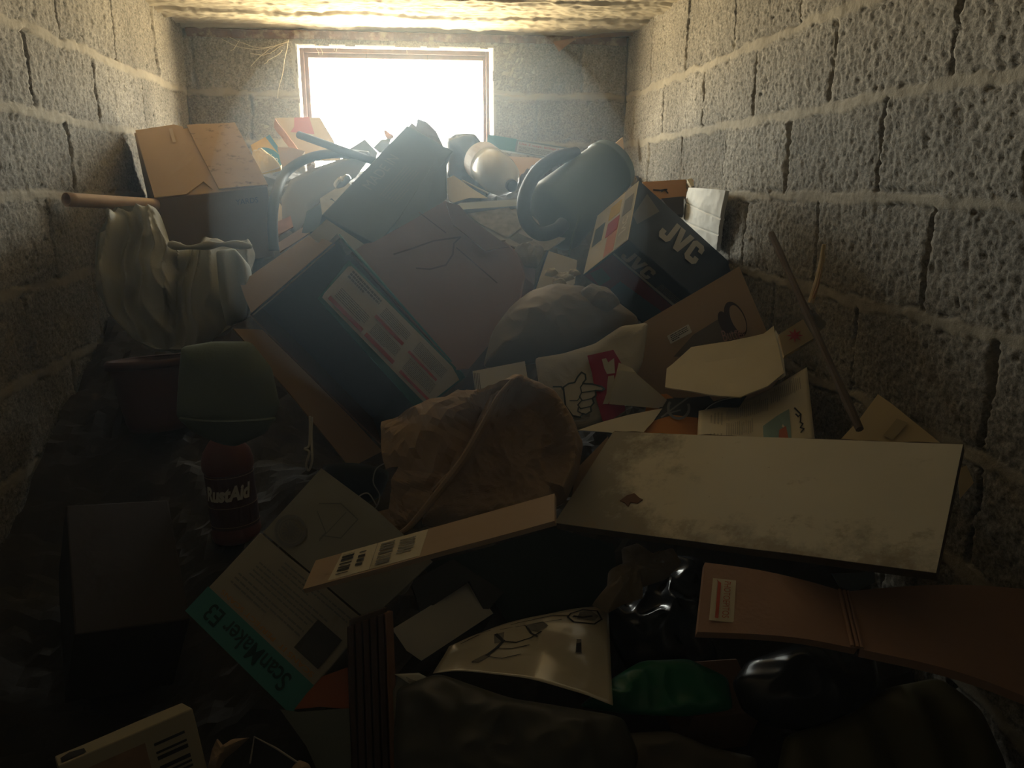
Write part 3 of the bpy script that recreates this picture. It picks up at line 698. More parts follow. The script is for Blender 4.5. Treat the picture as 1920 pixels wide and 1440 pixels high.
# --- long white board, right foreground
c = [V(.2369, 1.3, H - .6103), V(.677, .860, H - .505), V(.831, 1.04, H - .392), V(.391, 1.481, H - .497)]
O = c[0]; au = c[1] - c[0]; av = c[3] - c[0]; nb = au.cross(av).normalized()
t = root('white_board', (c[0] + c[1]) / 2, 'long white shelf board, mouldy and smeared with dirt, lying across the right foreground', 'board')
def board_mat():
    m = mat('dirty_white_laminate', (.55, .505, .385), .62, .05, 3, .06, 60, spec=.3, uv=True); N = m.node_tree.nodes; L = m.node_tree.links; b = N['Principled BSDF']
    cur = b.inputs['Base Color'].links[0].from_socket
    tc = N.new('ShaderNodeTexCoord'); sp = N.new('ShaderNodeSeparateXYZ'); L.new(tc.outputs['UV'], sp.inputs[0])
    mp = N.new('ShaderNodeMapping'); mp.inputs['Scale'].default_value = (2.4, 1, 1); L.new(tc.outputs['UV'], mp.inputs[0])
    def noise_(s, d=9, r=.7):
        n = N.new('ShaderNodeTexNoise'); n.inputs['Scale'].default_value = s; n.inputs['Detail'].default_value = d; n.inputs['Roughness'].default_value = r; L.new(mp.outputs[0], n.inputs['Vector']); return n.outputs['Fac']
    def rng_(s, a, b_, c_=0, d_=1):
        r = N.new('ShaderNodeMapRange'); r.inputs[1].default_value = a; r.inputs[2].default_value = b_; r.inputs[3].default_value = c_; r.inputs[4].default_value = d_; L.new(s, r.inputs[0]); return r.outputs[0]
    def op(o, a, b_):
        n = N.new('ShaderNodeMath'); n.operation = o; n.use_clamp = True; L.new(a, n.inputs[0]); L.new(b_, n.inputs[1]); return n.outputs[0]
    def mixc(f, col):
        nonlocal cur
        x = N.new('ShaderNodeMix'); x.data_type = 'RGBA'; L.new(f, x.inputs[0]); L.new(cur, x.inputs[6]); x.inputs[7].default_value = (*col, 1); cur = x.outputs[2]
    left = rng_(sp.outputs[0], .36, .0, 0, .40); low = rng_(sp.outputs[1], .36, .0, 0, .20)
    f = op('ADD', noise_(2.6), op('ADD', left, low)); mixc(rng_(f, .60, .80, 0, .85), (.17, .15, .115))
    f = op('ADD', noise_(5.5), low); mixc(rng_(f, .63, .74, 0, .6), (.24, .19, .12))
    mixc(rng_(noise_(16, 6, .6), .70, .76, 0, .8), (.20, .15, .09))
    mixc(rng_(noise_(38, 3, .5), .74, .77, 0, .8), (.10, .08, .06))
    L.new(cur, b.inputs['Base Color']); return m
fnb = lambda u, v, p: .0012 * nz(p, 8)
link('laminate', sheet_me([c[3] + nb * .0006, c[2] + nb * .0006, c[1] + nb * .0006, c[0] + nb * .0006], 60, 24, .0012, fnb), board_mat(), t)
core = sheet_me([c[3] - nb * .0008 + av * .012, c[2] - nb * .0008 + av * .012, c[1] - nb * .0008, c[0] - nb * .0008], 90, 6, .015, lambda u, v, p: (av.normalized() * (.003 * nz(p, 40) + .003 * nz(p, 12)) if v < .01 else V(0, 0, 0)))
link('chipboard_core', core, mat('chipboard', (.10, .075, .05), .95, .35, 60, .5, 90), t)
bp_ = Plane(0, 0, 0, nb, O)
sp_ = plate_me(bp_.pts([(1163, 940), (1176, 930), (1190, 926), (1200, 935), (1206, 938), (1196, 945), (1183, 943), (1178, 952), (1172, 944)]), .001, nb, 0)
sp_.transform(Matrix.Translation(nb * .002)); link('peeled_spot', sp_, mat('peeled_brown', (.13, .07, .045), .8, .2, 10, 0), t)

# --- crumpled kraft paper bag in the middle foreground
t = root('paper_bag', P(880, 985, 1.36), 'large crumpled brown paper bag, torn open, in the middle foreground', 'bag')
bpn = Plane(900, 860, 1.44, (.05, -.80, .60))
bag_out = [(905, 745), (935, 722), (963, 708), (1005, 722), (1040, 742), (1068, 785), (1090, 838), (1083, 890), (1057, 945), (1000, 972), (920, 985), (840, 995), (790, 985), (800, 930), (850, 880), (880, 810)]
def bagfold(p, tt, a):
    d = (p - bpn.at(975, 712)); ang = math.atan2(d.dot(bpn.x), -d.dot(bpn.y)); r = d.length
    return (.006 * math.sin(ang * 9 + 2 * nz(p, 5)) * min(1, r / .05) + crumple(p, 17, .009 + .005 * tt, 2) + .008 * nz(p, 8)
            + .065 * math.exp(-((tt - .84 + .05 * nz(p, 9)) / .15) ** 2) * (1 if a < .42 or a > .75 else .35))
link('bag_body', pillow_me(bpn, bag_out, .015, .06, bagfold, 160, 46, 2.4, 1, .5, (950, 860)), KRAFT, t)
mouth = [(963, 712), (905, 738), (858, 730), (790, 757), (722, 800), (724, 842), (731, 888), (752, 880), (741, 908), (731, 957), (702, 968), (718, 975), (738, 992), (745, 1006), (775, 982), (825, 928), (850, 885), (905, 800)]
mp_ = Plane(850, 850, 1.40, (-.25, -.72, .65))
def mfold(p):
    d = p - mp_.at(963, 712); ang = math.atan2(d.dot(mp_.x), -d.dot(mp_.y))
    return .022 * math.sin(ang * 5.5 + 1.2) * min(1, d.length / .05) + crumple(p, 18, .010, 9) + .01 * nz(p, 7)
link('torn_side', plate_me(mp_.pts(mouth), .0015, mp_.n, 7, mfold), KRAFT, t)
link('rolled_edge', tube_me(smoothpath(pp([(962, 712, 1.37), (935, 745, 1.36), (905, 800, 1.35), (870, 860, 1.34), (820, 925, 1.325), (770, 985, 1.31), (745, 1002, 1.30)]), 6), [.004 + .004 * math.sin(i * .09) for i in range(37)], 8), KRAFT, t)

# --- flat mailer with the shipping label
O, A, D = ax_box((-.2009, 1.1505, -.6329), ((.9196, -.2172, .3275), (.1643, .9695, .1817), (.3569, .1132, -.9272)), (.428, .0738, .008))
t = root('cardboard_mailer', O + A[0] * .1, 'flat brown cardboard mailer with a white barcoded shipping label, under the paper bag', 'mailer')
link('body', plate_me([O, O + A[0] * .20, O + A[0] * D[0], O + A[0] * D[0] + A[1] * .075, O + A[1] * D[1] * 1.0], .009, -A[2], 3, lambda p: .001 * nz(p, 9)), CARD, t)
Lb = link('shipping_label', plate_me([O - A[2] * .0006 + A[0] * a + A[1] * b for a, b in ((.044, .004), (.205, .004), (.209, .073), (.051, .073))], .0006, -A[2], 0), CREAM, t)
bo = O + A[0] * .046; bu = A[0] * .16; bv = A[1] * D[1]
poly_obj('barcode', barcode(.06, .16, .20, .86, 14, 3, True), bo, bu, bv, INK, Lb, .002)
poly_obj('barcode', barcode(.26, .30, .34, .80, 9, 5, True), bo, bu, bv, INK, Lb, .002)
poly_obj('barcode', barcode(.50, .12, .66, .92, 16, 6, True), bo, bu, bv, GREYINK, Lb, .002)
poly_obj('small_print', lines(.72, .3, .9, .85, 6, .5, 3) + [rect(.45, .04, .455, .98)], bo, bu, bv, GREYINK, Lb, .002)
poly_obj('care_mark', [rect(.012, .2, .022, .8), rect(.004, .3, .03, .34)], O + A[0] * .015, A[0], A[1] * D[1], mat('pale_brown_print', (.40, .29, .2), .8, .1, 6, 0), t)

# --- loose white card and the drawing on glossy paper
O, A, D = ax_box((-.0257, 1.2, -.8196), ((.8336, .5121, .2071), (-.5362, .6601, .5261), (0, 0, 0)), (.1753, .0774, 0))
n_ = Vector((.8336, .5121, .2071)).cross(Vector((-.5362, .6601, .5261)))
one('blank_card', plate_me([O + A[0] * .012, O + A[0] * D[0], O + A[0] * D[0] + A[1] * D[1], O + A[1] * D[1], O + A[1] * .03], .0012, n_, 2, lambda p: .0015 * nz(p, 9)), mat('grey_white_card', (.50, .49, .45), .85, .05, 6, .05),
    'blank white card lying in the shade left of the glossy drawing', 'card')
dp = [P(842, 1213, 1.135), P(1140, 1136, 1.27), P(1150, 1318, 1.0), P(812, 1258, 1.07)]
GLOSSY = mat('glossy_paper', (.60, .54, .39), .30, .05, 6, .35, 22, spec=.8, clear=1.0)
GLOSSY.node_tree.nodes['Principled BSDF'].inputs['Coat IOR'].default_value = 2.2
GLOSSY.node_tree.nodes['Principled BSDF'].inputs['Coat Roughness'].default_value = .12
t = root('ink_drawing', (dp[2] + dp[3]) / 2, 'curled glossy sheet with a grey ink drawing, catching the light in the foreground', 'drawing')
dfn = lambda u, v, p: .016 * math.sin(math.pi * u) + .012 * max(0, .35 - v) * (1 - u) + .004 * nz(p, 12) - .03 * max(0, .12 - u) - .02 * max(0, u - .85) * v
dm = sheet_me(dp, 36, 24, .0006, dfn); link('sheet', dm, GLOSSY, t, True)
def on_d(u, v):
    v = 1 - v; p = dp[0].lerp(dp[1], u).lerp(dp[3].lerp(dp[2], u), v); n = ((dp[1] - dp[0]).cross(dp[3] - dp[0])).normalized()
    if n.dot(EYE - dp[0]) < 0: n = -n
    return p + n * (dfn(u, v, p) + .0012)
def draw_d(nm, polys, m):
    bm = bmesh.new()
    for pl in polys: f = bm.faces.new([bm.verts.new(on_d(*q)) for q in pl]); f.normal_update(); bmesh.ops.triangulate(bm, faces=[f])
    link(nm, from_bm(bm), m, t)
WASH = mat('grey_ink_wash', (.20, .185, .155), .5, .35, 60, 0)
draw_d('ink_lines', sum([stroke(s, w) for s, w in (([(.08, .86), (.13, .90), (.17, .93)], .018), ([(.28, .80), (.34, .62), (.31, .5), (.26, .34), (.22, .22)], .022), ([(.34, .62), (.42, .56), (.50, .62), (.56, .72)], .012),
      ([(.31, .50), (.40, .46), (.50, .5)], .01), ([(.27, .34), (.36, .30), (.46, .36)], .01), ([(.46, .84), (.50, .70), (.54, .64)], .012), ([(.18, .97), (.4, .93), (.62, .95), (.72, .9)], .009), ([(.3, .88), (.5, .86), (.68, .86)], .007),
      ([(.72, .88), (.76, .80), (.90, .76), (.95, .82), (.92, .93), (.82, .96), (.74, .93), (.72, .88)], .012), ([(.76, .88), (.82, .85), (.88, .86)], .02), ([(.80, .56), (.80, .42)], .03), ([(.20, .2), (.215, .28)], .012))], []), INK)
draw_d('ink_wash', [[(.27, .80), (.33, .80), (.34, .62), (.29, .60)], [(.46, .86), (.56, .88), (.60, .80), (.54, .72), (.48, .76)], [(.19, .22), (.26, .40), (.29, .36), (.23, .20)], [(.78, .84), (.90, .80), (.93, .86), (.88, .93), (.80, .93)], [(.785, .56), (.815, .56), (.82, .4), (.78, .4)]], WASH)

# --- cream envelope sheets, signed page and the others on the right
ep = Plane(1360, 690, 1.60, (-.12, -.30, .92))
t = root('envelope', cen(ep, [(1250, 715), (1385, 747)]), 'large blank cream envelope with a turned-up edge, in front of the flattened carton', 'envelope')
efn = lambda p: .006 * nz(p, 7) + .004 * nz(p, 15)
link('front', plate_me(ep.pts([(1247, 727), (1250, 690), (1296, 652), (1370, 641), (1432, 624), (1451, 609), (1456, 640), (1470, 700), (1440, 725), (1388, 746), (1330, 740)]), .003, ep.n, 5, efn), CREAM, t)
eb = Plane(1360, 690, 1.605, (-.12, -.30, .92))
link('back_sheet', plate_me(eb.pts([(1454, 618), (1465, 640), (1473, 704), (1462, 712), (1440, 700)]), .001, eb.n, 2), WHITE, t)

mgp = [P(1310, 770, 1.52), P(1513, 688, 1.62), P(1531, 850, 1.33), P(1306, 850, 1.34)]
t = root('magazine_page', (mgp[2] + mgp[3]) / 2, 'glossy magazine page with print, a sea picture and a signature, behind the white board', 'page')
mfn = lambda u, v, p: -.018 * math.sin(math.pi * u) * (1 - v) + .004 * nz(p, 10)
link('sheet', sheet_me(mgp, 26, 20, .001, mfn), mat('coated_page', (.60, .54, .40), .35, .05, 6, .12, 25, spec=.5), t, True)
nm_ = ((mgp[1] - mgp[0]).cross(mgp[3] - mgp[0])).normalized()
if nm_.dot(EYE - mgp[0]) < 0: nm_ = -nm_
def on_m(u, v): p = mgp[0].lerp(mgp[1], u).lerp(mgp[3].lerp(mgp[2], u), 1 - v); return p + nm_ * (mfn(u, 1 - v, p) + .0014)
def draw_m(nm, polys, m):
    bm = bmesh.new()
    for pl in polys: f = bm.faces.new([bm.verts.new(on_m(*q)) for q in pl]); f.normal_update(); bmesh.ops.triangulate(bm, faces=[f])
    link(nm, from_bm(bm), m, t)
def cols(u0, u1, v0, v1, k, seed):
    r = random.Random(seed); return [rect(u0 + (u1 - u0) * (i + .2) / k, v0 + r.uniform(0, .04), u0 + (u1 - u0) * (i + .6) / k, v1 - r.uniform(0, .05)) for i in range(k)]
PALEINK = mat('pale_print', (.36, .33, .26), .6, .1, 6, 0)
draw_m('print', cols(.10, .22, .25, .88, 4, 1) + cols(.24, .62, .62, .90, 22, 2) + cols(.64, .93, .72, .95, 16, 3) + cols(.24, .48, .3, .58, 13, 4), PALEINK)
draw_m('picture', [[(.56, .12), (.56, .40), (.70, .52), (.80, .56), (.80, .12)]], mat('sea_picture', (.20, .30, .28), .3, .4, 12, 0, spec=.5))
draw_m('picture_figure', [[(.68, .12), (.70, .30), (.76, .34), (.78, .12)]], mat('brick_red_figure', (.42, .14, .09), .4, .2, 12, 0))
draw_m('signature', sum([stroke(s, .013) for s in ([(.85, .55), (.90, .45), (.875, .43), (.855, .47)], [(.90, .45), (.89, .36)], [(.885, .36), (.91, .33), (.885, .29), (.915, .27), (.885, .23)], [(.885, .15), (.92, .13), (.94, .10)])], []), INK)

tp = Plane(1680, 800, 1.24, (-.25, -.45, .85))
t = root('manila_envelope', cen(tp, [(1575, 830), (1765, 834)]), 'pointed manila envelope with a small window, sticking up behind the board by the right wall', 'envelope')
link('sheet', plate_me(tp.pts([(1646, 739), (1672, 757), (1720, 795), (1768, 834), (1775, 868), (1540, 868), (1575, 826), (1612, 785)]), .002, tp.n, 4, lambda p: .003 * nz(p, 9)), MANILA, t)
poly_px('window', tp, [[(1681, 788), (1702, 796), (1673, 828), (1655, 820)]], mat('tan_window', (.40, .33, .20), .5, .08, 6, 0), t, .005)

wp = Plane(1170, 795, 1.55, (-.05, -.35, .90))
plate('white_sheet', [(1083, 807), (1120, 795), (1180, 778), (1242, 766), (1225, 790), (1202, 815), (1150, 812)], wp, .001, PAPER, 'pointed white paper corner lying on the printed plastic bag', 'paper', lambda p: .004 * nz(p, 9))
op_ = Plane(1260, 790, 1.55, (-.1, -.45, .85))
plate('orange_envelope', [(1222, 790), (1262, 778), (1312, 783), (1315, 828), (1200, 826), (1212, 802)], op_, .002, ORANGE, 'orange envelope lying flat, left of the magazine page', 'envelope', lambda p: .003 * nz(p, 9))
op2 = Plane(1232, 760, 1.62, (-.1, -.5, .8))
plate('orange_folder', [(1215, 742), (1250, 738), (1292, 765), (1262, 800), (1205, 800)], op2, .002, mat('dull_orange', (.50, .22, .07), .8, .1, 6, .06), 'dull orange folder corner under the black record sleeve', 'folder')
rp = Plane(1280, 770, 1.575, (-.1, -.45, .85))
t = root('record_sleeve', cen(rp, [(1220, 790), (1310, 785)]), 'black record sleeve with a grey ring emblem, beside the orange envelope', 'record sleeve')
link('sleeve', plate_me(rp.pts([(1218, 788), (1250, 748), (1330, 742), (1345, 760), (1312, 785), (1262, 792)]), .004, rp.n, 3, lambda p: .003 * nz(p, 9)), mat('black_sleeve', (.055, .06, .062), .45, .2, 8, .06), t)
poly_px('emblem', rp, [q for i, q in enumerate(ring(1272, 768, 17, 22, 30)) if 5 < (i + 8) % 30 < 26] + stroke([(1240, 785), (1290, 748)], 3) + stroke([(1252, 778), (1275, 772)], 2.5), mat('grey_emblem', (.22, .22, .21), .6, .1, 6, 0), t, .005)
dc = Plane(1345, 757, 1.545, (-.15, -.6, .7))
t = root('vinyl_record', dc.at(1345, 770), 'black disc edge showing between the envelope and the magazine page', 'record')
link('disc', plate_me(dc.pts([(1308, 785), (1318, 766), (1340, 752), (1372, 743), (1400, 742), (1385, 765), (1340, 775)]), .003, dc.n, 2), BLACKBAG, t)
link('groove', tube_me(smoothpath([dc.at(*q) + dc.n * .003 for q in ((1314, 779), (1330, 763), (1352, 752), (1380, 746))], 5), .0012, 6), mat('pale_disc_rim', (.5, .5, .46), .4, .05, 6, 0), t)
# sheaf of papers in a clear sleeve
sp2 = Plane(1190, 725, 1.64, (-.2, -.78, .55))
t = root('paper_sheaf', cen(sp2, [(1150, 760), (1222, 755)]), 'sheaf of papers in a clear plastic sleeve, between the printed bag and the flattened carton', 'papers')
link('sheaf', plate_me(sp2.pts([(1160, 680), (1185, 690), (1222, 735), (1236, 748), (1150, 752), (1148, 735)]), .012, sp2.n, 3, lambda p: .002 * nz(p, 14)), PAPER, t)
sv_ = plate_me(sp2.pts([(1158, 696), (1190, 700), (1250, 752), (1240, 768), (1142, 760), (1146, 730)]), .0015, sp2.n, 4, lambda p: .003 * nz(p, 16)); sv_.transform(Matrix.Translation(sp2.n * .008))
link('clear_sleeve', sv_, CLEAR, t)
poly_px('print', sp2, [[(1163 + i * 5, 700 + i * 3), (1165 + i * 5, 701 + i * 3), (1165 + i * 5, 744), (1163 + i * 5, 744)] for i in range(10)], LOGO, t, .002)

# --- white plastic bag with the pointing hand
hp = Plane(1090, 710, 1.70, (-.05, -.82, .52))
t = root('carrier_bag', cen(hp, [(1060, 800), (1150, 780)]), 'white plastic carrier bag printed with a pointing hand and a crimson band', 'bag')
def hb(p, tt, a): return crumple(p, 9, .005, 6) + .006 * nz(p, 6)
WBAG = mat('white_plastic_bag', (.52, .49, .42), .45, .08, 6, .2, 16, spec=.4)
link('bag_body', pillow_me(hp, [(1003, 672), (1055, 664), (1115, 645), (1165, 612), (1215, 606), (1205, 680), (1165, 760), (1150, 790), (1090, 806), (1060, 808), (1045, 760), (1010, 720)], .012, .02, hb, 110, 26, 9, 1, .5), WBAG, t)
hp2 = Plane(0, 0, 0, hp.n, hp.O + hp.n * .025)
GH = mat('blue_grey_line', (.07, .10, .12), .6, .1, 6, 0)
poly_px('crimson_band', hp2, [[(1101, 667), (1150, 656), (1170, 690), (1172, 770), (1150, 785), (1130, 790), (1117, 745), (1110, 700)]], mat('crimson_band', (.33, .035, .085), .5, .15, 6, .03), t, .0005)
# two block letters on the band
poly_px('lettering', hp2, [[(1128, 674), (1136, 672), (1140, 680), (1151, 672), (1153, 700), (1138, 702), (1133, 692)]], WBAG, t, .002)
poly_px('lettering', hp2, [[(1140, 706), (1151, 704), (1152, 730), (1140, 758), (1130, 758), (1137, 738), (1138, 722)]], WBAG, t, .002)
hand = [(1056, 727), (1066, 720), (1077, 718), (1083, 707), (1090, 699), (1097, 703), (1098, 712), (1092, 720), (1110, 721), (1128, 726), (1133, 730), (1128, 733), (1116, 733), (1117, 742), (1110, 748), (1113, 756), (1107, 764), (1108, 772), (1098, 778), (1092, 776), (1088, 783), (1073, 780), (1060, 762)]
poly_px('hand_print', hp2, [hand], mat('white_hand', (.56, .54, .48), .5, .05, 6, 0), t, .002)
oc = hand + [hand[0]]
poly_px('hand_outline', hp2, stroke(oc, 3.0) + stroke([(1092, 721), (1088, 727), (1090, 737), (1116, 733)], 2.2) + stroke([(1090, 737), (1086, 745), (1092, 752), (1110, 748)], 2.2) + stroke([(1090, 752), (1083, 760), (1088, 767), (1107, 763)], 2.2)
        + stroke([(1084, 765), (1083, 772), (1092, 777)], 2.2) + stroke([(1068, 752), (1082, 752), (1088, 745)], 1.8) + stroke([(1056, 727), (1058, 745), (1060, 762)], 3) + stroke([(1037, 726), (1052, 726), (1056, 732)], 3), GH, t, .0035)
# plain card left of it
wc = Plane(940, 705, 1.72, (.1, -.75, .6))
t = root('index_card', cen(wc, [(890, 732), (992, 715)]), 'small white index card with a column of print, above the paper bag', 'card')
link('sheet', plate_me(wc.pts([(886, 696), (984, 677), (992, 725), (892, 738)]), .001, wc.n, 2, lambda p: .001 * nz(p, 9)), WHITE, t)
poly_px('print', wc, [[(888 + i * 3, 700), (889.3 + i * 3, 699.6), (892.3 + i * 3, 732), (891 + i * 3, 732.4)] for i in range(4)], GREYINK, t, .002)

# --- big tan-grey bag in the middle
gp = Plane(1040, 620, 1.86, (-.05, -.75, .66))
def gf(p, tt, a): return crumple(p, 7, .012, 5) + .014 * nz(p, 6)
t = root('rubbish_bag', gp.at(1040, 685), 'big crumpled grey plastic rubbish bag below the stereo carton', 'bag')
link('bag_body', pillow_me(gp, [(905, 690), (922, 625), (955, 580), (990, 552), (1045, 536), (1098, 547), (1150, 562), (1200, 605), (1180, 630), (1110, 660), (1005, 680), (950, 690)], .085, .05, gf, 110, 32, 2.2, 2, .3), GREYBAG, t)
link('tied_neck', pillow_me(Plane(1120, 548, 1.84, (-.1, -.7, .7)), [(1085, 550), (1105, 536), (1140, 545), (1165, 568), (1140, 585), (1105, 575)], .03, .02, lambda p, a, b: crumple(p, 18, .006, 3), 50, 12), GREYBAG, t)

# --- big brown reddish carton sheet leaning in the middle
bs = Plane(830, 520, 2.05, (.10, -.88, .46))
t = root('brown_carton', cen(bs, [(860, 690), (960, 620)]), 'big reddish brown carton with a curved hand-hold, leaning in the middle of the pile', 'carton')
RB = mat('red_brown_board', (.36, .235, .21), .85, .10, 4, .1, 30)
bfn = lambda p: .005 * nz(p, 5) + .002 * nz(p, 14)
link('front_panel', plate_me(bs.pts([(646, 464), (700, 455), (835, 376), (855, 398), (905, 455), (946, 452), (970, 478), (985, 520), (975, 575), (935, 625), (880, 690), (856, 693), (766, 594)]), .008, bs.n, 4, bfn), RB, t)
bs2 = Plane(870, 420, 2.09, (.10, -.88, .46))
link('back_panel', plate_me(bs2.pts([(836, 377), (862, 384), (882, 408), (935, 448), (955, 462), (910, 470), (850, 420)]), .005, bs2.n, 2, bfn), mat('darker_red_brown_board', (.27, .17, .15), .85, .1, 4, .1, 30), t)
link('side_panel', plate_me(pp([(946, 452, 2.13), (978, 480, 2.16), (1004, 505, 2.2), (1002, 535, 2.16), (985, 575, 2.08), (960, 600, 2.03), (940, 622, 1.98), (975, 570, 2.01), (984, 520, 2.07)]), .005, (.7, -.6, .3), 2), RB, t)
hh = stroke([(738, 480), (770, 470), (812, 455), (862, 448), (850, 460), (848, 480), (835, 500), (805, 508), (780, 506)], 3) + stroke([(855, 468), (930, 533)], 2.4) + stroke([(785, 402), (835, 440)], 1.8)
poly_px('hand_hold', bs, hh, mat('scored_board', (.16, .10, .09), .85, .1, 4, 0), t, .012)
link('cut_edge', tube_me([bs.at(*q) + bs.n * .002 for q in ((852, 398), (880, 428), (905, 455), (930, 453), (947, 451))], .0022, 6), mat('raw_cut_edge', (.50, .42, .36), .8, .1, 6, 0), t)

# white card wedged between the two cartons
ws = Plane(628, 445, 1.93, (.05, -.8, .6))
plate('white_wedge', [(580, 441), (612, 411), (682, 457), (650, 478), (632, 446), (607, 463)], ws, .003, mat('pale_card', (.48, .46, .40), .8, .05, 5, .04), 'pale card wedged between the open carton and the slanted blue carton', 'card', None, 2)

# --- dirty green jug lying on its side, with a thick handle
O = P(1150, 306, 2.45); E_ = P(1030, 415, 2.33); axj = (E_ - O).normalized(); Lj = (E_ - O).length
t = root('plastic_jug', P(1060, 470, 2.25), 'dark green plastic jug with a thick black loop handle, lying on its side', 'jug')
link('body', lathe_me(O, axj, [(0, -.006), (.078, -.006), (.084, .0), (.086, .02), (.089, .022), (.089, .028), (.086, .03), (.098, Lj * .45), (.110, Lj * .85), (.114, Lj * .95), (.108, Lj), (.07, Lj + .025), (0, Lj + .04)], 48,
                      None, 1, lambda a, h: .018 * nz((math.cos(a) * .3, math.sin(a) * .3, h), 9, 3)), GREENPL, t, True)
hp_ = smoothpath(pp([(1080, 288, 2.42), (1040, 298, 2.36), (1005, 325, 2.30), (984, 368, 2.24), (986, 412, 2.20), (1012, 438, 2.17), (1042, 432, 2.16), (1056, 420, 2.18)]), 7)
link('handle', tube_me(hp_, .0205, 14), mat('black_rubber', (.022, .027, .027), .6, .1, 8, .1, 40), t, True)
rb = tube_me(smoothpath(pp([(1066, 480, 2.12), (1075, 440, 2.12), (1088, 405, 2.13)]), 5), .003, 6); link('spout_rib', rb, GREENPL, t)
# zipped black case behind it
kp = Plane(1025, 320, 2.58, (-.2, -.6, .8))
t = root('zipped_case', kp.at(1020, 370), 'dark ribbed fabric case with a pale zip, behind the green jug', 'case')
link('body', pillow_me(kp, [(972, 335), (1010, 308), (1050, 290), (1085, 283), (1080, 320), (1020, 360), (985, 372)], .04, .03, lambda p, a, b: .006 * math.sin(p.dot(kp.x) * 260 + p.dot(kp.y) * 120), 80, 18), mat('dark_maroon_fabric', (.06, .04, .045), .9, .2, 20, .3, 120), t)
zp = smoothpath(pp([(1068, 284, 2.46), (1040, 293, 2.45), (1015, 310, 2.44), (1000, 328, 2.43)]), 5)
link('zip', tube_me(zp, [.003 + .002 * (i % 2) for i in range(len(zp))], 6), mat('zip_teeth', (.5, .47, .4), .4, .1, 6, 0), t)

# --- clear bottle, dark cap, by the window
O = P(902, 300, 2.78); E_ = P(957, 346, 2.54); axb = (E_ - O).normalized(); Lb_ = (E_ - O).length
t = root('plastic_bottle', P(930, 365, 2.6), 'cloudy clear plastic bottle with a dark cap, lying towards us below the window', 'bottle')
PETM = mat('cloudy_plastic', (.60, .56, .44), .25, .1, 10, .15, 30, spec=.6, trans=.35)
link('body', lathe_me(O, axb, [(0, -.01), (.052, -.01), (.062, .0), (.066, .02), (.066, Lb_ * .30), (.064, Lb_ * .34), (.066, Lb_ * .38), (.066, Lb_ * .62), (.058, Lb_ * .78), (.040, Lb_ * .90), (.022, Lb_ * .97), (.02, Lb_ + .004)], 40), PETM, t, True)
link('cap', lathe_me(O, axb, [(0, Lb_ - .008), (.0195, Lb_ - .008), (.0195, Lb_ + .016), (.016, Lb_ + .018), (0, Lb_ + .018)], 28), mat('blue_black_cap', (.02, .028, .045), .5, .1, 6, 0), t)
link('label', lathe_me(O, axb, [(.0668, Lb_ * .04), (.0668, Lb_ * .28), (.0666, Lb_ * .28), (.0666, Lb_ * .04)], 40), mat('bottle_label', (.42, .36, .30), .6, .4, 30, 0), t)

# --- black bag standing at the window
kb = Plane(870, 300, 2.88, (-.05, -.95, .25))
t = root('black_rubbish_bag', kb.at(870, 372), 'black plastic rubbish bag with a see-through gathered top, standing against the window', 'bag')
link('bag_body', pillow_me(kb, [(834, 262), (855, 250), (890, 250), (908, 275), (915, 310), (930, 350), (905, 378), (850, 372), (836, 330)], .07, .05, lambda p, a, b: crumple(p, 9, .008, 8), 90, 22), BLACKBAG, t, True)
link('gathered_top', pillow_me(kb, [(829, 250), (837, 236), (860, 240), (885, 233), (897, 240), (905, 270), (880, 276), (840, 276)], .03, .025, lambda p, a, b: .007 * math.sin(p.x * 190 + 5 * nz(p, 9)), 70, 12), mat('thin_grey_film', (.22, .23, .22), .35, .1, 8, .1, spec=.5, trans=.35), t, True)

# --- printed long box on top at the back
O = P(912, 276, 3.0); U_ = P(1075, 303, 2.90) - O; Wv = P(915, 252, 3.0) - O
zb = Wv.normalized(); ub = U_.normalized(); yb = ub.cross(zb).normalized()
if yb.y < 0: yb = -yb
zb = yb.cross(ub) * (1 if yb.cross(ub).z > 0 else -1)
t = root('slim_box', O, 'slim grey and teal box with a printed panel, at the foot of the window', 'box')
link('body', cuboid_me(O, (ub, yb, zb), (U_.length, .12, Wv.length), .003, 3, .001), mat('grey_green_carton', (.14, .17, .16), .7, .1, 8, .05), t)
yo = O - yb * .001
poly_obj('teal_end', [rect(0, 0, .33, 1)], yo, ub * U_.length, zb * Wv.length, TEAL, t, .0012)
poly_obj('panel', [rect(.35, .05, .98, .86)], yo, ub * U_.length, zb * Wv.length, LOGO, t, .0012)
text_obj('lettering', 'Use 2 ways, brings home', yo + ub * U_.length * .37 + zb * Wv.length * .58, ub * U_.length * .56, zb * Wv.length * .2, REDINK, t, lift=.003)
poly_obj('small_print', lines(.37, .12, .95, .5, 4, .4, 3), yo, ub * U_.length, zb * Wv.length, GREYINK, t, .003)
tb = Plane(1010, 305, 2.86, (0, -.5, .85))
plate('tan_board', [(940, 292), (1005, 296), (1050, 302), (1030, 318), (985, 340), (965, 330)], tb, .006, CARD, 'tan board lying under the slim teal box behind the bottle', 'board', None, 2)
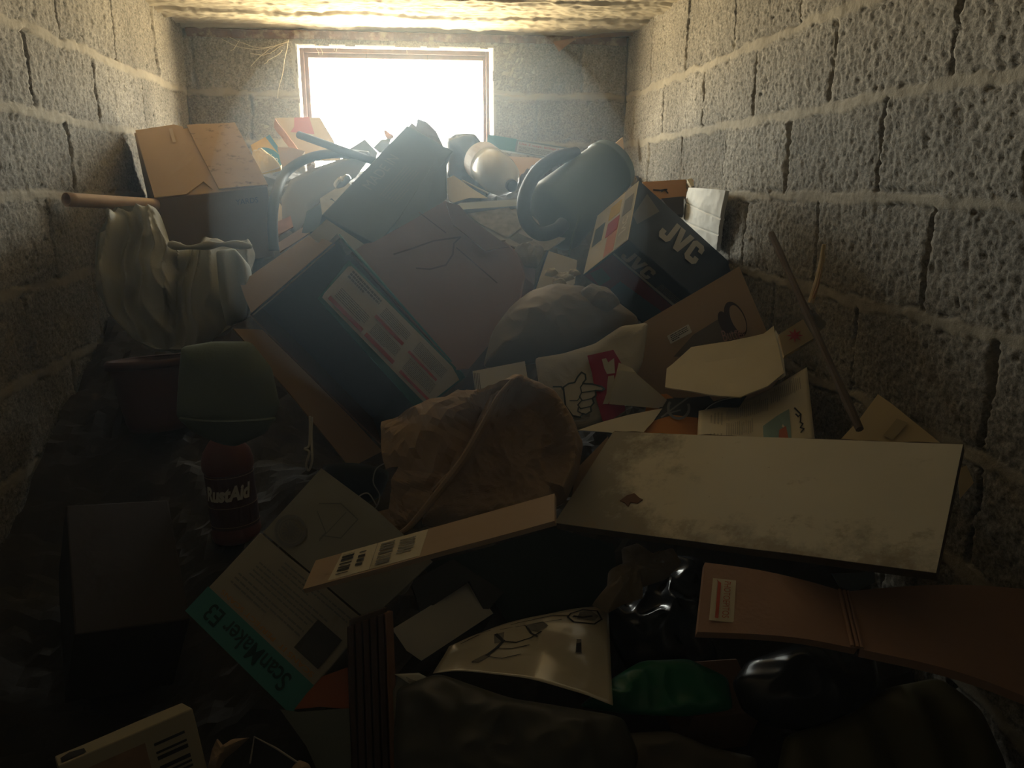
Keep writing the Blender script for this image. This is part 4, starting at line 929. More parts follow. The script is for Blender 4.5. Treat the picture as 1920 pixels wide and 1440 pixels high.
# ---------------------------------------------------------------- left side
O = P(124, 374, 2.12); E_ = P(292, 384, 2.36)
t = root('cardboard_tube', (O + E_) / 2, 'hollow brown tube sticking out beside the tan box at the left wall', 'tube')
link('tube', tube_me([O.lerp(E_, i / 12) for i in range(13)], .0175, 24, hollow=.0022), mat('copper_brown', (.52, .36, .25), .38, .25, 20, .05, spec=.5), t, True)
cpn = Plane(330, 520, 2.10, (.10, -.86, .50))
canv = [(215, 388), (255, 385), (300, 400), (318, 455), (345, 462), (400, 458), (470, 455), (480, 480), (470, 520), (478, 560), (470, 595), (440, 608), (415, 625), (385, 650), (350, 655), (292, 655), (250, 635), (205, 590), (180, 545), (178, 490), (182, 440)]
def tri(x): return 1 - 2 * abs(math.sin(x * .5)) ** .8
def cfold(p, tt, a):
    x = (p - cpn.O).dot(cpn.x); y = (p - cpn.O).dot(cpn.y); y = -y if cpn.y.z < 0 else y
    x2 = x + .05 * nz(p, 5, 2) + .025 * nz(p, 11, 5) + .30 * y * (1 if x < .01 else -.35)
    k = 1 if x > 0 else .75
    h = .046 * tri(70 * x2 * k + 1) + .020 * tri(135 * x2 + 2.2 * nz(p, 6))
    return h + .020 * ridge(p, 6, 3) + .007 * ridge(p, 12, 8) + .02 * nz(p, 5)
t = root('canvas_cloth', cpn.at(330, 655), 'pale grey canvas cloth bundled in heavy folds below the tan box', 'cloth')
cb = pillow_me(cpn, canv, .055, .04, cfold, 220, 60, 3.5, 2, .6)
link('bundle', cb, CANVAS, t, True)
link('hem', tube_me(smoothpath(pp([(318, 458, 2.05), (350, 464, 2.03), (395, 460, 2.01), (430, 458, 2.0), (472, 462, 2.02)]), 6), [.008 + .003 * math.sin(i * .7) for i in range(25)], 10), CANVAS, t, True)
link('hanging_end', pillow_me(Plane(440, 590, 1.96, (.1, -.9, .4)), [(405, 470), (440, 465), (470, 500), (478, 560), (462, 600), (425, 612), (412, 560)], .035, .02, lambda p, a, b: .014 * math.sin(p.x * 130 + 20 * p.z) + .008 * nz(p, 9), 90, 20), mat('blue_grey_canvas', (.33, .36, .34), .92, .08, 8, .25, 160), t, True)
gcn = Plane(420, 740, 1.60, (.05, -.95, .3))
t = root('green_cloth_bag', gcn.at(420, 840), 'dark green cloth bag hanging in the shade under the canvas cloth', 'cloth')
link('bag_body', pillow_me(gcn, [(340, 650), (400, 640), (470, 640), (510, 690), (525, 760), (500, 812), (440, 838), (410, 832), (360, 810), (330, 782), (334, 710)], .05, .04, lambda p, a, b: .010 * nz(p, 7) + .006 * ridge(p, 9), 100, 24), GREENCLOTH, t, True)
sm = [P(333, 782, 1.555), P(512, 778, 1.555), P(512, 792, 1.555), P(333, 796, 1.555)]
link('seam', tube_me(smoothpath(pp([(338, 785, 1.555), (380, 790, 1.532), (430, 791, 1.52), (480, 789, 1.532), (515, 785, 1.56)]), 5), .004, 6), GREENCLOTH, t)
O = P(290, 700, 1.98); ax_ = V(-.05, .12, .95)
t = root('clay_bucket', P(290, 800, 1.98), 'dark reddish brown bucket with a rounded rim, in the shadow under the canvas cloth', 'bucket')
link('body', lathe_me(O, ax_, [(0, -.14), (.072, -.14), (.08, -.12), (.098, .0), (.104, .02), (.104, .035), (.096, .035), (.088, .0), (.07, -.11), (0, -.12)], 40), mat('dark_red_brown', (.12, .06, .05), .6, .15, 8, .08, 40), t, True)
link('rim', lathe_me(O, ax_, [(.100, .018), (.110, .020), (.112, .032), (.106, .040), (.098, .038), (.100, .018)], 40), mat('darker_rim', (.085, .045, .04), .6, .15, 8, .08), t, True)
# cleaner jug
jp = P(446, 1008, 1.66); t = root('cleaner_jug', jp, 'reddish brown plastic cleaner jug with white lettering, standing in the dark below the green cloth', 'jug')
JUG = mat('rust_brown_plastic', (.17, .065, .05), .5, .12, 8, .05, spec=.3); ja = V(-.05, .06, 1).normalized(); jx = V(1, -.1, 0)
link('body', lathe_me(jp, ja, [(0, 0), (.048, 0), (.054, .006), (.054, .022), (.051, .034), (.051, .162), (.055, .168), (.055, .185), (.05, .205), (.032, .23), (.02, .24), (0, .24)], 36, jx, 1), JUG, t, True)
link('cap', lathe_me(jp, ja, [(0, .236), (.021, .236), (.021, .262), (.018, .267), (0, .267)], 24, jx), mat('black_cap', (.03, .03, .03), .5, .1, 6, 0), t)
link('label', lathe_me(jp, ja, [(.0515, .036), (.0522, .036), (.0522, .160), (.0515, .160)], 36, jx), mat('dark_label', (.075, .035, .03), .55, .2, 20, 0), t)
def on_jug(poly, u):  # bend flat lettering round the jug
    return poly
tx = text_obj('lettering', 'RustAid', jp + V(-.062, -.052, .100) + V(0, 0, 0), V(.112, -.008, .012), V(.006, 0, .036), mat('cream_letters', (.62, .58, .5), .6, .05, 6, 0), t, bold=.05)
for v in tx.data.vertices:
    w_ = v.co + woff(tx) - jp; h_ = w_.dot(ja); a_ = (w_ - ja * h_); ang = a_.dot(jx.normalized()) / .053 * .92
    yv = ja.cross(jx.normalized()); yv = -yv if yv.y > 0 else yv
    v.co = jp + ja * h_ + jx.normalized() * (.0535 * math.sin(ang)) + yv * (.0535 * math.cos(ang)) - woff(tx)
for z_ in (.042, .086, .154): link('label_line', lathe_me(jp, ja, [(.0523, z_), (.0528, z_ + .0008), (.0523, z_ + .0016)], 36, jx), mat('gold_line', (.3, .2, .12), .5, .1, 6, 0), t)
# white cord knotted and hanging
CORD = mat('white_cord', (.55, .53, .46), .7, .1, 30, .1)
one('knotted_string', tube_me(smoothpath(pp([(581, 780, 1.78), (581, 812, 1.77), (579, 836, 1.76), (571, 842, 1.755), (580, 848, 1.75), (574, 872, 1.75), (579, 882, 1.75), (585, 866, 1.75), (585, 845, 1.755), (584, 815, 1.77), (585, 782, 1.78)]), 6), .0028, 8), CORD,
    'white knotted cord hanging in the gap below the open carton', 'cord', None, True)
# dark bowl under the carton's lower corner
bw = P(668, 885, 1.56); t = root('dark_bowl', bw + V(0, 0, -.05), 'dark blue-black round bowl under the lower corner of the open carton', 'bowl')
link('bowl', lathe_me(bw, V(-.1, -.55, -.75), [(0, .07), (.03, .066), (.058, .045), (.068, .012), (.070, 0), (.066, .0), (.055, .03), (0, .055)], 40), mat('blue_black_plastic', (.03, .04, .05), .45, .1, 8, 0), t, True)
# thin wires & scraps near it
one('bent_wire', tube_me(smoothpath(pp([(722, 868, 1.44), (705, 880, 1.44), (700, 905, 1.43), (712, 930, 1.42), (700, 955, 1.41), (672, 935, 1.42), (690, 925, 1.42), (706, 948, 1.41)]), 6), .0014, 6), mat('grey_wire', (.3, .29, .26), .4, .1, 6, 0, spec=.5), 'thin bent wire lying between the scanner carton and the paper bag', 'wire')

# ---------------------------------------------------------------- back left: what lies between the tan box and the window
trp = smoothpath(pp([(514, 470, 2.42), (511, 420, 2.43), (516, 370, 2.48), (535, 325, 2.62), (575, 298, 2.68), (625, 288, 2.74), (690, 292, 2.80)]), 8)
t = root('plastic_tray', trp[0] + V(.1, .1, -.02), 'curved grey plastic tray with a thick rounded rim, right of the tan box', 'tray')
link('rim', tube_me(trp, .0155, 14), GREYPL, t, True)
trl = Plane(600, 370, 2.66, (.2, -.75, .62))
link('panel', plate_me(trl.pts([(528, 372), (545, 338), (585, 318), (660, 292), (690, 300), (668, 330), (622, 360), (585, 388), (556, 440), (530, 420)]), .006, trl.n, 4, lambda p: .008 * nz(p, 5)), mat('dusty_grey_plastic', (.27, .27, .26), .7, .12, 6, .06), t, True)
O = P(561, 253, 2.80); E_ = P(705, 304, 2.50)
t = root('steel_pipe', (O + E_) / 2, 'thin black steel pipe lying slantwise in front of the window', 'pipe')
link('pipe', tube_me([O.lerp(E_, i / 8) for i in range(9)], .0125, 20, hollow=.002), METAL, t, True)
# yellow and blue product box
yp = Plane(500, 285, 2.98, (.1, -.88, .45))
t = root('yellow_box', yp.at(500, 312), 'small yellow product box with a blue oval, half buried at the back left', 'box')
YEL = mat('yellow_print', (.62, .40, .05), .6, .08, 6, .03)
link('body', plate_me(yp.pts([(470, 272), (506, 252), (530, 285), (526, 312), (490, 318)]), .035, yp.n, 2), YEL, t)
poly_px('blue_oval', yp, [el(504, 297, 27, 17, .5)], mat('blue_oval_print', (.05, .22, .33), .6, .05, 6, 0), t, .003)
poly_px('blue_edge', yp, [[(498, 258), (506, 253), (529, 287), (526, 294)]], mat('blue_edge_print', (.06, .2, .30), .6, .05, 6, 0), t, .0035)
bo, bu, bv = frame_px(yp, (482, 289), (520, 306), (486, 280)); text_obj('lettering', 'nestico', bo, bu, bv, WHITE, t, lift=.006)
ypp = Plane(490, 305, 2.90, (0, -.7, .7))
one('crumpled_wrapper', pillow_me(ypp, [(472, 290), (494, 286), (512, 300), (528, 312), (510, 318), (488, 325), (478, 310)], .03, .02, lambda p, a, b: crumple(p, 15, .012, 4), 60, 14), mat('yellowed_paper', (.62, .52, .30), .7, .1, 8, .1),
    'crumpled yellowed paper wrapper in front of the yellow box', 'wrapper')
tp_ = Plane(545, 292, 2.88, (.1, -.7, .7))
plate('tan_paper_bag', [(520, 275), (545, 278), (572, 285), (560, 300), (535, 320), (526, 300)], tp_, .012, KRAFT, 'folded tan paper bag between the yellow box and the grey tray', 'bag', lambda p: .012 * nz(p, 15))
# pink box leaning at the window
pk = Plane(565, 255, 3.22, (-.05, -.95, .3))
t = root('pink_box', pk.at(560, 290), 'faded pink and cream box with a torn brown side, leaning at the window', 'box')
link('front', plate_me(pk.pts([(517, 221), (600, 220), (625, 262), (640, 300), (560, 300), (545, 262)]), .01, pk.n, 2), mat('cream_print', (.62, .50, .34), .7, .1, 10, .03), t)
poly_px('pink_print', pk, [[(552, 221), (580, 220), (590, 252), (545, 248), (552, 238)]], mat('pink_print', (.60, .22, .22), .7, .1, 10, 0), t, .003)
link('torn_side', plate_me(pp([(516, 222, 3.20), (527, 238, 3.16), (545, 262, 3.08), (558, 280, 3.02), (545, 280, 3.04), (528, 258, 3.12), (515, 240, 3.19)]), .004, (-.7, -.7, .2), 2, lambda p: .006 * nz(p, 20)), mat('orange_brown_board', (.42, .2, .09), .8, .15, 9, .1), t)
g3 = Plane(675, 280, 2.84, (.1, -.8, .6))
plate('grey_card', [(654, 280), (684, 261), (708, 286), (704, 300), (680, 296)], g3, .004, mat('grey_card', (.17, .17, .17), .8, .1, 6, .05), 'grey cardboard corner poking up under the steel pipe by the window', 'card', None, 2)
g4 = Plane(715, 275, 3.0, (.1, -.7, .7))
plate('dark_scrap', [(700, 276), (716, 262), (734, 258), (728, 278), (712, 284)], g4, .004, mat('dark_grey_scrap', (.10, .10, .10), .7, .1, 6, .05), 'dark torn scrap beside the top of the slanted carton', 'scrap', lambda p: .01 * nz(p, 30))
one('orange_scrap', pillow_me(Plane(727, 253, 3.05, (0, -.8, .6)), [(719, 244), (728, 248), (740, 257), (730, 264), (723, 258)], .012, .01, lambda p, a, b: crumple(p, 30, .004), 30, 8), ORANGE, 'small orange scrap against the bright window', 'scrap')
# papers wedged right of the grey tray
for px_, Y_, n_, m_, nm, lb, ct in (
    ([(575, 396), (622, 372), (640, 388), (600, 430), (565, 440)], 2.50, (.1, -.7, .7), DKBLUE, 'dark_folder', 'dark blue folder wedged under the grey tray', 'folder'),
    ([(600, 372), (650, 340), (668, 352), (632, 392), (605, 408)], 2.56, (.15, -.65, .75), NEWS, 'newspaper_bundle', 'folded newspaper wedged left of the slanted carton', 'newspaper'),
    ([(522, 455), (560, 430), (600, 408), (607, 418), (560, 450), (525, 472)], 2.44, (.1, -.6, .8), mat('pinkish_card', (.34, .25, .22), .8, .1, 6, .05), 'tan_flap', 'long tan card flap lying between the tray and the open carton', 'card'),
    ([(520, 375), (530, 388), (532, 420), (518, 412)], 2.60, (.1, -.8, .6), CREAM, 'cream_scrap', 'cream paper scrap showing through the bend of the grey tray', 'paper'),
    ([(520, 415), (545, 405), (550, 425), (522, 440)], 2.55, (.1, -.7, .7), mat('red_white_print', (.50, .28, .22), .7, .5, 30, 0), 'printed_scrap', 'red and white printed scrap inside the bend of the grey tray', 'paper')):
    pl_ = Plane(*(sum(q[i] for q in px_) / len(px_) for i in (0, 1)), Y_, n_); plate(nm, px_, pl_, .006, m_, lb, ct, lambda p: .004 * nz(p, 12), 2)
one('foil_scrap', pillow_me(Plane(630, 345, 2.54, (0, -.7, .7)), [(624, 346), (632, 338), (648, 336), (655, 328), (660, 336), (645, 350), (630, 354)], .015, .01, lambda p, a, b: crumple(p, 40, .006), 40, 10), mat('silver_foil', (.6, .58, .5), .25, .1, 10, .2, metal=.6), 'glinting crumpled foil scrap left of the slanted carton', 'scrap')
one('cellophane_scrap', pillow_me(Plane(575, 317, 2.60, (0, -.7, .7)), [(558, 322), (575, 310), (598, 306), (602, 312), (585, 322), (566, 326)], .01, .008, lambda p, a, b: crumple(p, 40, .005, 3), 40, 10), CLEAR, 'glinting cellophane scrap lying on the grey tray', 'scrap')

# ---------------------------------------------------------------- back middle: papers between the brown carton and the jug
np_ = Plane(920, 425, 2.30, (-.05, -.62, .78))
t = root('newspaper', cen(np_, [(900, 450), (980, 430)]), 'old newspaper spread flat behind the brown carton', 'newspaper')
link('sheet', plate_me(np_.pts([(845, 392), (955, 383), (1005, 405), (1020, 440), (975, 465), (940, 455), (890, 425)]), .004, np_.n, 5, lambda p: .004 * nz(p, 8)), NEWS, t)
poly_px('picture', np_, [[(860, 393), (950, 388), (985, 425), (950, 448), (905, 425)]], mat('news_picture', (.36, .34, .29), .9, .6, 60, 0), t, .007)
np2 = Plane(985, 455, 2.24, (-.1, -.66, .75))
t = root('folded_newspaper', cen(np2, [(960, 470), (1040, 470)]), 'folded newspaper with a dark picture, lying below the loop handle of the jug', 'newspaper')
link('sheet', plate_me(np2.pts([(948, 452), (983, 412), (1010, 440), (1060, 445), (1030, 468), (990, 478)]), .006, np2.n, 4, lambda p: .005 * nz(p, 12)), NEWS, t)
poly_px('picture', np2, [[(955, 450), (972, 440), (1000, 452), (985, 466)]], mat('grey_news_picture', (.20, .21, .20), .9, .5, 60, 0), t, .006)
wt = Plane(862, 355, 2.50, (0, -.70, .72))
t = root('white_leaflet', cen(wt, [(840, 378), (880, 370)]), 'bent cream leaflet standing at the foot of the black bag', 'leaflet')
link('sheet', plate_me(wt.pts([(835, 336), (850, 330), (880, 350), (915, 370), (880, 372), (850, 380), (842, 375)]), .002, wt.n, 4, lambda p: .008 * nz(p, 12)), PAPER, t)
link('folded_edge', tube_me(pp([(866, 338, 2.46), (915, 362, 2.42)]), .003, 6), WHITE, t)
c0 = P(850, 394, 2.33); c1 = P(1000, 384, 2.36); ax = [(c1 - c0).normalized(), V(-.1, .9, .35)]; ax.append(ax[0].cross(ax[1]).normalized()); ax[1] = ax[2].cross(ax[0]).normalized()
one('grey_strip', plate_me([c0, c1, c1 + ax[1] * .05, c0 + ax[1] * .05 + ax[0] * .03, c0 + ax[1] * .02], .018, ax[2], 2), mat('grey_blue_plastic', (.18, .22, .23), .5, .1, 6, .05), 'long grey blue plastic strip lying below the bottle', 'strip')
wk = Plane(1050, 510, 2.04, (-.15, -.78, .60))
t = root('white_folder_card', cen(wk, [(1000, 560), (1080, 550)]), 'pale grey card folder leaning left of the stereo carton', 'folder')
link('card', plate_me(wk.pts([(1028, 470), (1052, 478), (1082, 488), (1078, 530), (1060, 552), (998, 562), (1012, 515)]), .004, wk.n, 3, lambda p: .003 * nz(p, 9)), WHITE, t)
link('dark_edge', tube_me(pp([(1027, 470, 2.03), (1012, 514, 2.02), (997, 560, 2.0)]), .0028, 6), NAVY, t)
r_ = random.Random(5)
for k, (x_, y_, s_, lb) in enumerate(((1034, 512, 11, 'square torn cream scrap, leftmost of the torn pieces on the pale folder'), (1056, 520, 15, 'largest crumpled grey scrap of the torn pieces on the pale folder'), (1075, 512, 10, 'crumpled pale scrap nearest the stereo carton among the torn pieces'), (1047, 530, 13, 'lowest flat white scrap of the torn pieces on the pale folder'))):
    q = [(x_ + s_ * (1 + .3 * r_.uniform(-1, 1)) * math.cos(a) * 1.2, y_ + s_ * .62 * math.sin(a)) for a in (.3, 1.5, 2.6, 3.8, 5.2)]
    one('torn_scrap', pillow_me(Plane(x_, y_, 1.985 - .004 * k, (-.1, -.65, .75)), q, .010, .006, lambda p, a, b: crumple(p, 30, .004, k), 30, 8, 4, 0), PAPER, lb, 'scrap', 'torn paper scraps on the pale folder')
one('shredded_paper', pillow_me(Plane(990, 500, 2.12, (0, -.7, .7)), [(960, 470), (1000, 462), (1022, 470), (1008, 500), (985, 498)], .03, .03, lambda p, a, b: crumple(p, 25, .012, 5), 50, 12), NEWS, 'crumpled newsprint wad behind the corner of the brown carton', 'paper')

# ---------------------------------------------------------------- back right
dk = Plane(1250, 355, 2.62, (-.1, -.9, .4))
t = root('wooden_plank', cen(dk, [(1210, 372), (1290, 372)]), 'orange brown plank with smeared black marks, behind the stereo carton by the right wall', 'plank')
link('plank', plate_me(dk.pts([(1205, 341), (1292, 336), (1300, 352), (1288, 368), (1245, 373), (1205, 374)]), .02, dk.n, 2), mat('orange_wood', (.46, .25, .11), .75, .15, 8, .1, stretch=(1, 5, 5)), t)
poly_px('black_marks', dk, stroke([(1225, 357), (1238, 358), (1250, 356)], 3) + stroke([(1240, 360), (1246, 356), (1252, 363)], 2.5), INK, t, .004)
mb = Plane(1305, 341, 2.55, (-.3, -.7, .65))
t = root('match_box', mb.at(1305, 350), 'tiny cream matchbox with a red print, on top of the plank at the right wall', 'matchbox')
link('body', plate_me(mb.pts([(1288, 336), (1316, 331), (1324, 343), (1296, 350)]), .018, mb.n, 1), CREAM, t)
poly_px('red_print', mb, [[(1299, 338), (1316, 335), (1319, 342), (1302, 345)]], mat('pale_red_print', (.55, .12, .08), .6, .1, 6, 0), t, .002)
dkb = Plane(1262, 388, 2.48, (-.2, -.9, .35))
plate('dark_tin', [(1240, 372), (1282, 368), (1282, 402), (1262, 402)], dkb, .03, mat('dark_tin', (.05, .045, .045), .5, .2, 8, .05), 'small dark box wedged between the plank and the folded white bag', 'box', None, 1)
wb = [P(1292, 352, 2.50), P(1360, 357, 2.16), P(1343, 470, 2.23), P(1278, 430, 2.48)]
t = root('folded_paper_bag', (wb[2] + wb[3]) / 2, 'folded white paper bag with creases, between the stereo carton and the right wall', 'bag')
link('bag', sheet_me(wb, 30, 60, .012, lambda u, v, p: .012 * math.sin(math.pi * u) - .003 * math.exp(-((v - .36 - .10 * u) / .015) ** 2) - .003 * math.exp(-((v - .78 + .05 * u) / .015) ** 2) + .006 * nz(p, 9) + .002 * ridge(p, 25)), WHITE, t)
wn = ((wb[1] - wb[0]).cross(wb[3] - wb[0])).normalized(); wn = -wn if wn.dot(EYE - wb[0]) < 0 else wn
poly_obj('faint_print', [rect(.25, .72, .62, .74), rect(.25, .74, .27, .92), rect(.25, .92, .62, .94), rect(.60, .74, .62, .92), rect(.8, .78, .94, .82), rect(.8, .86, .94, .90)], wb[3] + wn * .012, wb[2] - wb[3], wb[0] - wb[3], LOGO, t)
cn_ = Plane(1160, 275, 3.22, (.3, -.9, .2))
plate('wood_scrap', [(1146, 276), (1168, 257), (1170, 280), (1158, 298), (1150, 290)], cn_, .012, mat('yellow_wood', (.52, .34, .15), .8, .15, 8, .1), 'splintered light wood scrap in the right back corner', 'wood', None, 2)
one('rope_end', pillow_me(Plane(1184, 338, 2.5, (0, -.8, .6)), [(1178, 334), (1186, 329), (1196, 338), (1188, 346), (1178, 345)], .015, .012, lambda p, a, b: .002 * math.sin(p.x * 700), 30, 8), mat('tan_rope', (.35, .26, .16), .9, .2, 30, .2), 'coiled tan rope end between the jug and the top of the stereo carton', 'rope')

# sticks and small box at the right wall
t = root('dark_stick', P(1600, 790, 1.32), 'long thin dark stick leaning along the right wall', 'stick')
link('stick', tube_me([P(1446, 438, 1.72).lerp(P(1612, 805, 1.22), i / 8) for i in range(9)], [.0075 + .001 * math.sin(i * 2) for i in range(9)], 8), WOODD, t)
t = root('broken_stick', P(1518, 570, 1.5), 'short broken pale stick standing up by the right wall', 'stick')
link('stick', tube_me(pp([(1545, 458, 1.50), (1541, 490, 1.50), (1533, 525, 1.50), (1520, 568, 1.50)]), [.004, .0055, .006, .0065], 8), mat('pale_split_wood', (.52, .40, .22), .8, .3, 30, .2, stretch=(1, 1, .2)), t)
link('splinter', tube_me(pp([(1541, 500, 1.49), (1534, 535, 1.49), (1524, 560, 1.49)]), [.001, .002, .003], 6), WOOD, t)
sm_ = Plane(1498, 632, 1.50, (-.35, -.8, .5))
t = root('small_carton', sm_.at(1495, 665), 'small cream carton with a red star burst, by the right wall under the dark stick', 'box')
link('body', plate_me(sm_.pts([(1460, 627), (1508, 597), (1526, 634), (1470, 668)]), .02, sm_.n, 2), mat('tan_cream_carton', (.46, .36, .20), .75, .1, 8, .05), t)
stp = [(1490 + (15 if i % 2 == 0 else 6) * math.cos(i * math.pi / 8) * 1.1, 630 + (15 if i % 2 == 0 else 6) * math.sin(i * math.pi / 8) * .9) for i in range(16)]
poly_px('star_print', sm_, [stp], REDINK, t, .003)
link('end_flap', plate_me(pp([(1508, 597, 1.50), (1530, 585, 1.47), (1550, 608, 1.45), (1528, 632, 1.48)]), .004, (.2, -.8, .5), 1), mat('grey_flap', (.22, .19, .14), .8, .1, 8, .05), t)

# ---------------------------------------------------------------- foreground
fa = [P(1322, 1054, 1.01), P(1583, 1110, .97), P(1608, 1216, .86), P(1308, 1184, .89)]
fb = [P(1583, 1110, .97), P(1935, 1105, .93), P(1950, 1318, .78), P(1612, 1216, .86)]
t = root('brown_binder', (fa[2] + fa[3]) / 2, 'open reddish brown binder with a hand-lettered label, below the white board', 'binder')
link('cover', sheet_me(fa, 20, 12, .012, lambda u, v, p: .008 * math.sin(math.pi * u) + .002 * nz(p, 9)), BROWNBD, t)
link('cover', sheet_me(fb, 20, 12, .014, lambda u, v, p: .010 * math.sin(math.pi * u) + .002 * nz(p, 9)), BROWNBD, t)
fn_ = ((fa[1] - fa[0]).cross(fa[3] - fa[0])).normalized(); fn_ = -fn_ if fn_.dot(EYE - fa[0]) < 0 else fn_
for i, o_ in enumerate((0, .007, .013)): link('spine_rib', tube_me(smoothpath([fa[1].lerp(fa[2], k / 5) + (fa[1] - fa[0]).normalized() * (o_ - .008) + fn_ * .002 for k in range(6)], 2), .0028, 8), BROWNBD, t)
lo = fa[3] + (fa[2] - fa[3]) * .06 + (fa[0] - fa[3]) * .14 + fn_ * .004; lu = (fa[2] - fa[3]) * .155; lv = (fa[0] - fa[3]) * .60
lbl = link('paper_label', plate_me([lo, lo + lu, lo + lu + lv, lo + lv], .0006, fn_, 0), CREAM, t)
poly_obj('red_stripe', [[(.22, .05), (.36, .05), (.36, .88), (.15, .96), (.22, .9)]], lo, lu, lv, mat('red_pencil', (.48, .10, .06), .8, .3, 60, 0), lbl, .0014)
text_obj('handwriting', 'PHOTOEPITOS', lo + lu * .50 + lv * .93, -lv * .86, lu * .28, mat('red_pen', (.45, .13, .08), .8, .1, 6, 0), lbl, lift=.0016)
# black bags
def bagm(seed, a=.014, s=8): return lambda p, t_, b_: a * 1.2 * ridge((p.x + .03 * nz(p, 9), p.y, p.z), s, seed) + a * .7 * ridge(p, 2.3 * s, seed + 2) + a * .8 * nz(p, 5, seed)
b1 = Plane(1230, 1150, 1.32, (-.1, -.55, .83))
one('black_bin_bag', pillow_me(b1, [(1120, 1130), (1180, 1075), (1250, 1040), (1318, 1050), (1335, 1120), (1320, 1190), (1350, 1240), (1290, 1270), (1180, 1265), (1145, 1200)], .05, .06, bagm(4, .022, 10), 130, 34), BLACKBAG,
    'shiny black plastic bag crumpled between the glossy drawing and the brown binder', 'bag', None, True)
b2 = Plane(1510, 1285, 1.05, (-.05, -.6, .8))
one('black_refuse_sack', pillow_me(b2, [(1372, 1280), (1400, 1240), (1480, 1212), (1560, 1205), (1640, 1230), (1650, 1290), (1600, 1350), (1520, 1372), (1440, 1362), (1390, 1330)], .05, .06, bagm(9, .014, 7), 110, 30), BLACKBAG,
    'dark black sack bulging under the brown binder, lower right', 'bag', None, True)
b3 = Plane(1650, 1400, .96, (0, -.6, .8))
one('olive_rubbish_bag', pillow_me(b3, [(1470, 1380), (1560, 1350), (1660, 1290), (1760, 1270), (1840, 1330), (1890, 1440), (1850, 1560), (1600, 1580), (1450, 1480)], .05, .06, lambda p, a, b: .012 * math.sin(p.x * 60) + .01 * nz(p, 6), 110, 26),
    mat('olive_plastic', (.10, .09, .045), .45, .5, 4, .15, 16, spec=.4), 'dark olive rubbish bag in the lower right corner', 'bag', None, True)
# crumpled brown paper over the bag
b4 = Plane(1200, 1095, 1.25, (-.15, -.65, .75))
one('crumpled_brown_paper', pillow_me(b4, [(1110, 1135), (1138, 1100), (1140, 1075), (1168, 1060), (1165, 1030), (1195, 1020), (1225, 1040), (1262, 1028), (1278, 1055), (1250, 1085), (1205, 1100), (1205, 1122), (1165, 1135), (1140, 1150)], .035, .03, lambda p, a, b: crumple(p, 14, .016, 2), 110, 24, 2.2, 0),
    mat('dull_brown_paper', (.34, .27, .19), .8, .15, 8, .1), 'crumpled dull brown paper lying at the top edge of the shiny black bag', 'paper')
# green wrapper
b5 = Plane(1230, 1290, 1.06, (-.05, -.55, .83))
one('green_plastic_wrapper', pillow_me(b5, [(1085, 1325), (1150, 1270), (1200, 1240), (1290, 1235), (1365, 1270), (1375, 1330), (1290, 1342), (1180, 1338)], .012, .03, bagm(2, .010, 11), 100, 24, 4), mat('green_film', (.02, .17, .085), .3, .3, 8, .15, 18, spec=.5),
    'glossy dark green plastic wrapper under the right edge of the glossy drawing', 'wrapper', None, True)
# heap of dark film under the drawing and lower edge
b6 = Plane(980, 1350, .95, (0, -.6, .8))
one('dark_film_bag', pillow_me(b6, [(745, 1290), (820, 1262), (960, 1310), (1090, 1330), (1170, 1345), (1200, 1420), (1150, 1540), (900, 1560), (740, 1500), (738, 1380)], .03, .06, bagm(6, .013, 9), 130, 30), mat('smoky_film', (.06, .057, .045), .45, .3, 6, .2, 18, spec=.4),
    'smoky dark plastic bag along the bottom edge below the glossy drawing', 'bag', None, True)
b7 = Plane(1270, 1400, 1.0, (0, -.65, .75))
one('grey_paper_sack', pillow_me(b7, [(1010, 1385), (1090, 1360), (1160, 1375), (1260, 1370), (1330, 1400), (1420, 1420), (1420, 1540), (1150, 1560), (1060, 1440)], .03, .05, lambda p, a, b: crumple(p, 9, .014, 7), 110, 26), mat('grey_brown_paper', (.13, .115, .09), .8, .25, 6, .15),
    'grey brown paper sack at the bottom edge below the green wrapper', 'sack', None, True)
c0 = P(1300, 1345, 1.03); one('dim_carton', cuboid_me(c0, (V(.95, .12, -.1), V(-.12, .85, .4).normalized(), V(0, .4, -.9).normalized()), (.13, .1, .12), .003, 3, .002), CARD2, 'dim brown carton corner between the paper sack and the black sack', 'box')
# clear film; its folded corner is coloured bright to paint in a glint
t = root('clear_plastic_sleeve', P(745, 1440, .98), 'clear plastic sleeve with a folded corner coloured bright as a glint, bottom centre', 'sleeve')
CF = [P(735, 1262, 1.085), P(862, 1308, 1.05), P(900, 1500, .95), P(745, 1500, .95)]
link('film', sheet_me(CF, 24, 20, .0006, lambda u, v, p: .01 * nz(p, 10) + .01 * math.sin(6 * u)), mat('smoky_clear_film', (.22, .22, .16), .25, .2, 8, .1, spec=.6, trans=.5), t, True)
link('folded_corner', plate_me(pp([(740, 1264, 1.075), (785, 1261, 1.08), (815, 1275, 1.07), (858, 1310, 1.045), (820, 1298, 1.05), (780, 1288, 1.06)]), .0012, (-.1, -.2, 1), 4, lambda p: .004 * nz(p, 20)), mat('painted_glint_film', (.5, .5, .42), .3, .1, 8, .1, spec=.6), t, True)
one('clear_bag_scrap', pillow_me(Plane(735, 1098, 1.22, (0, -.75, .6)), [(693, 1072), (770, 1055), (778, 1085), (760, 1115), (735, 1118), (718, 1138), (708, 1122), (700, 1092)], .02, .015, lambda p, a, b: .006 * math.sin(p.x * 160) + crumple(p, 20, .004), 60, 16), mat('dusty_film', (.30, .29, .26), .35, .1, 8, .1, spec=.5, trans=.3), 'crumpled clear bag scrap hanging below the cardboard mailer', 'bag', None, True)
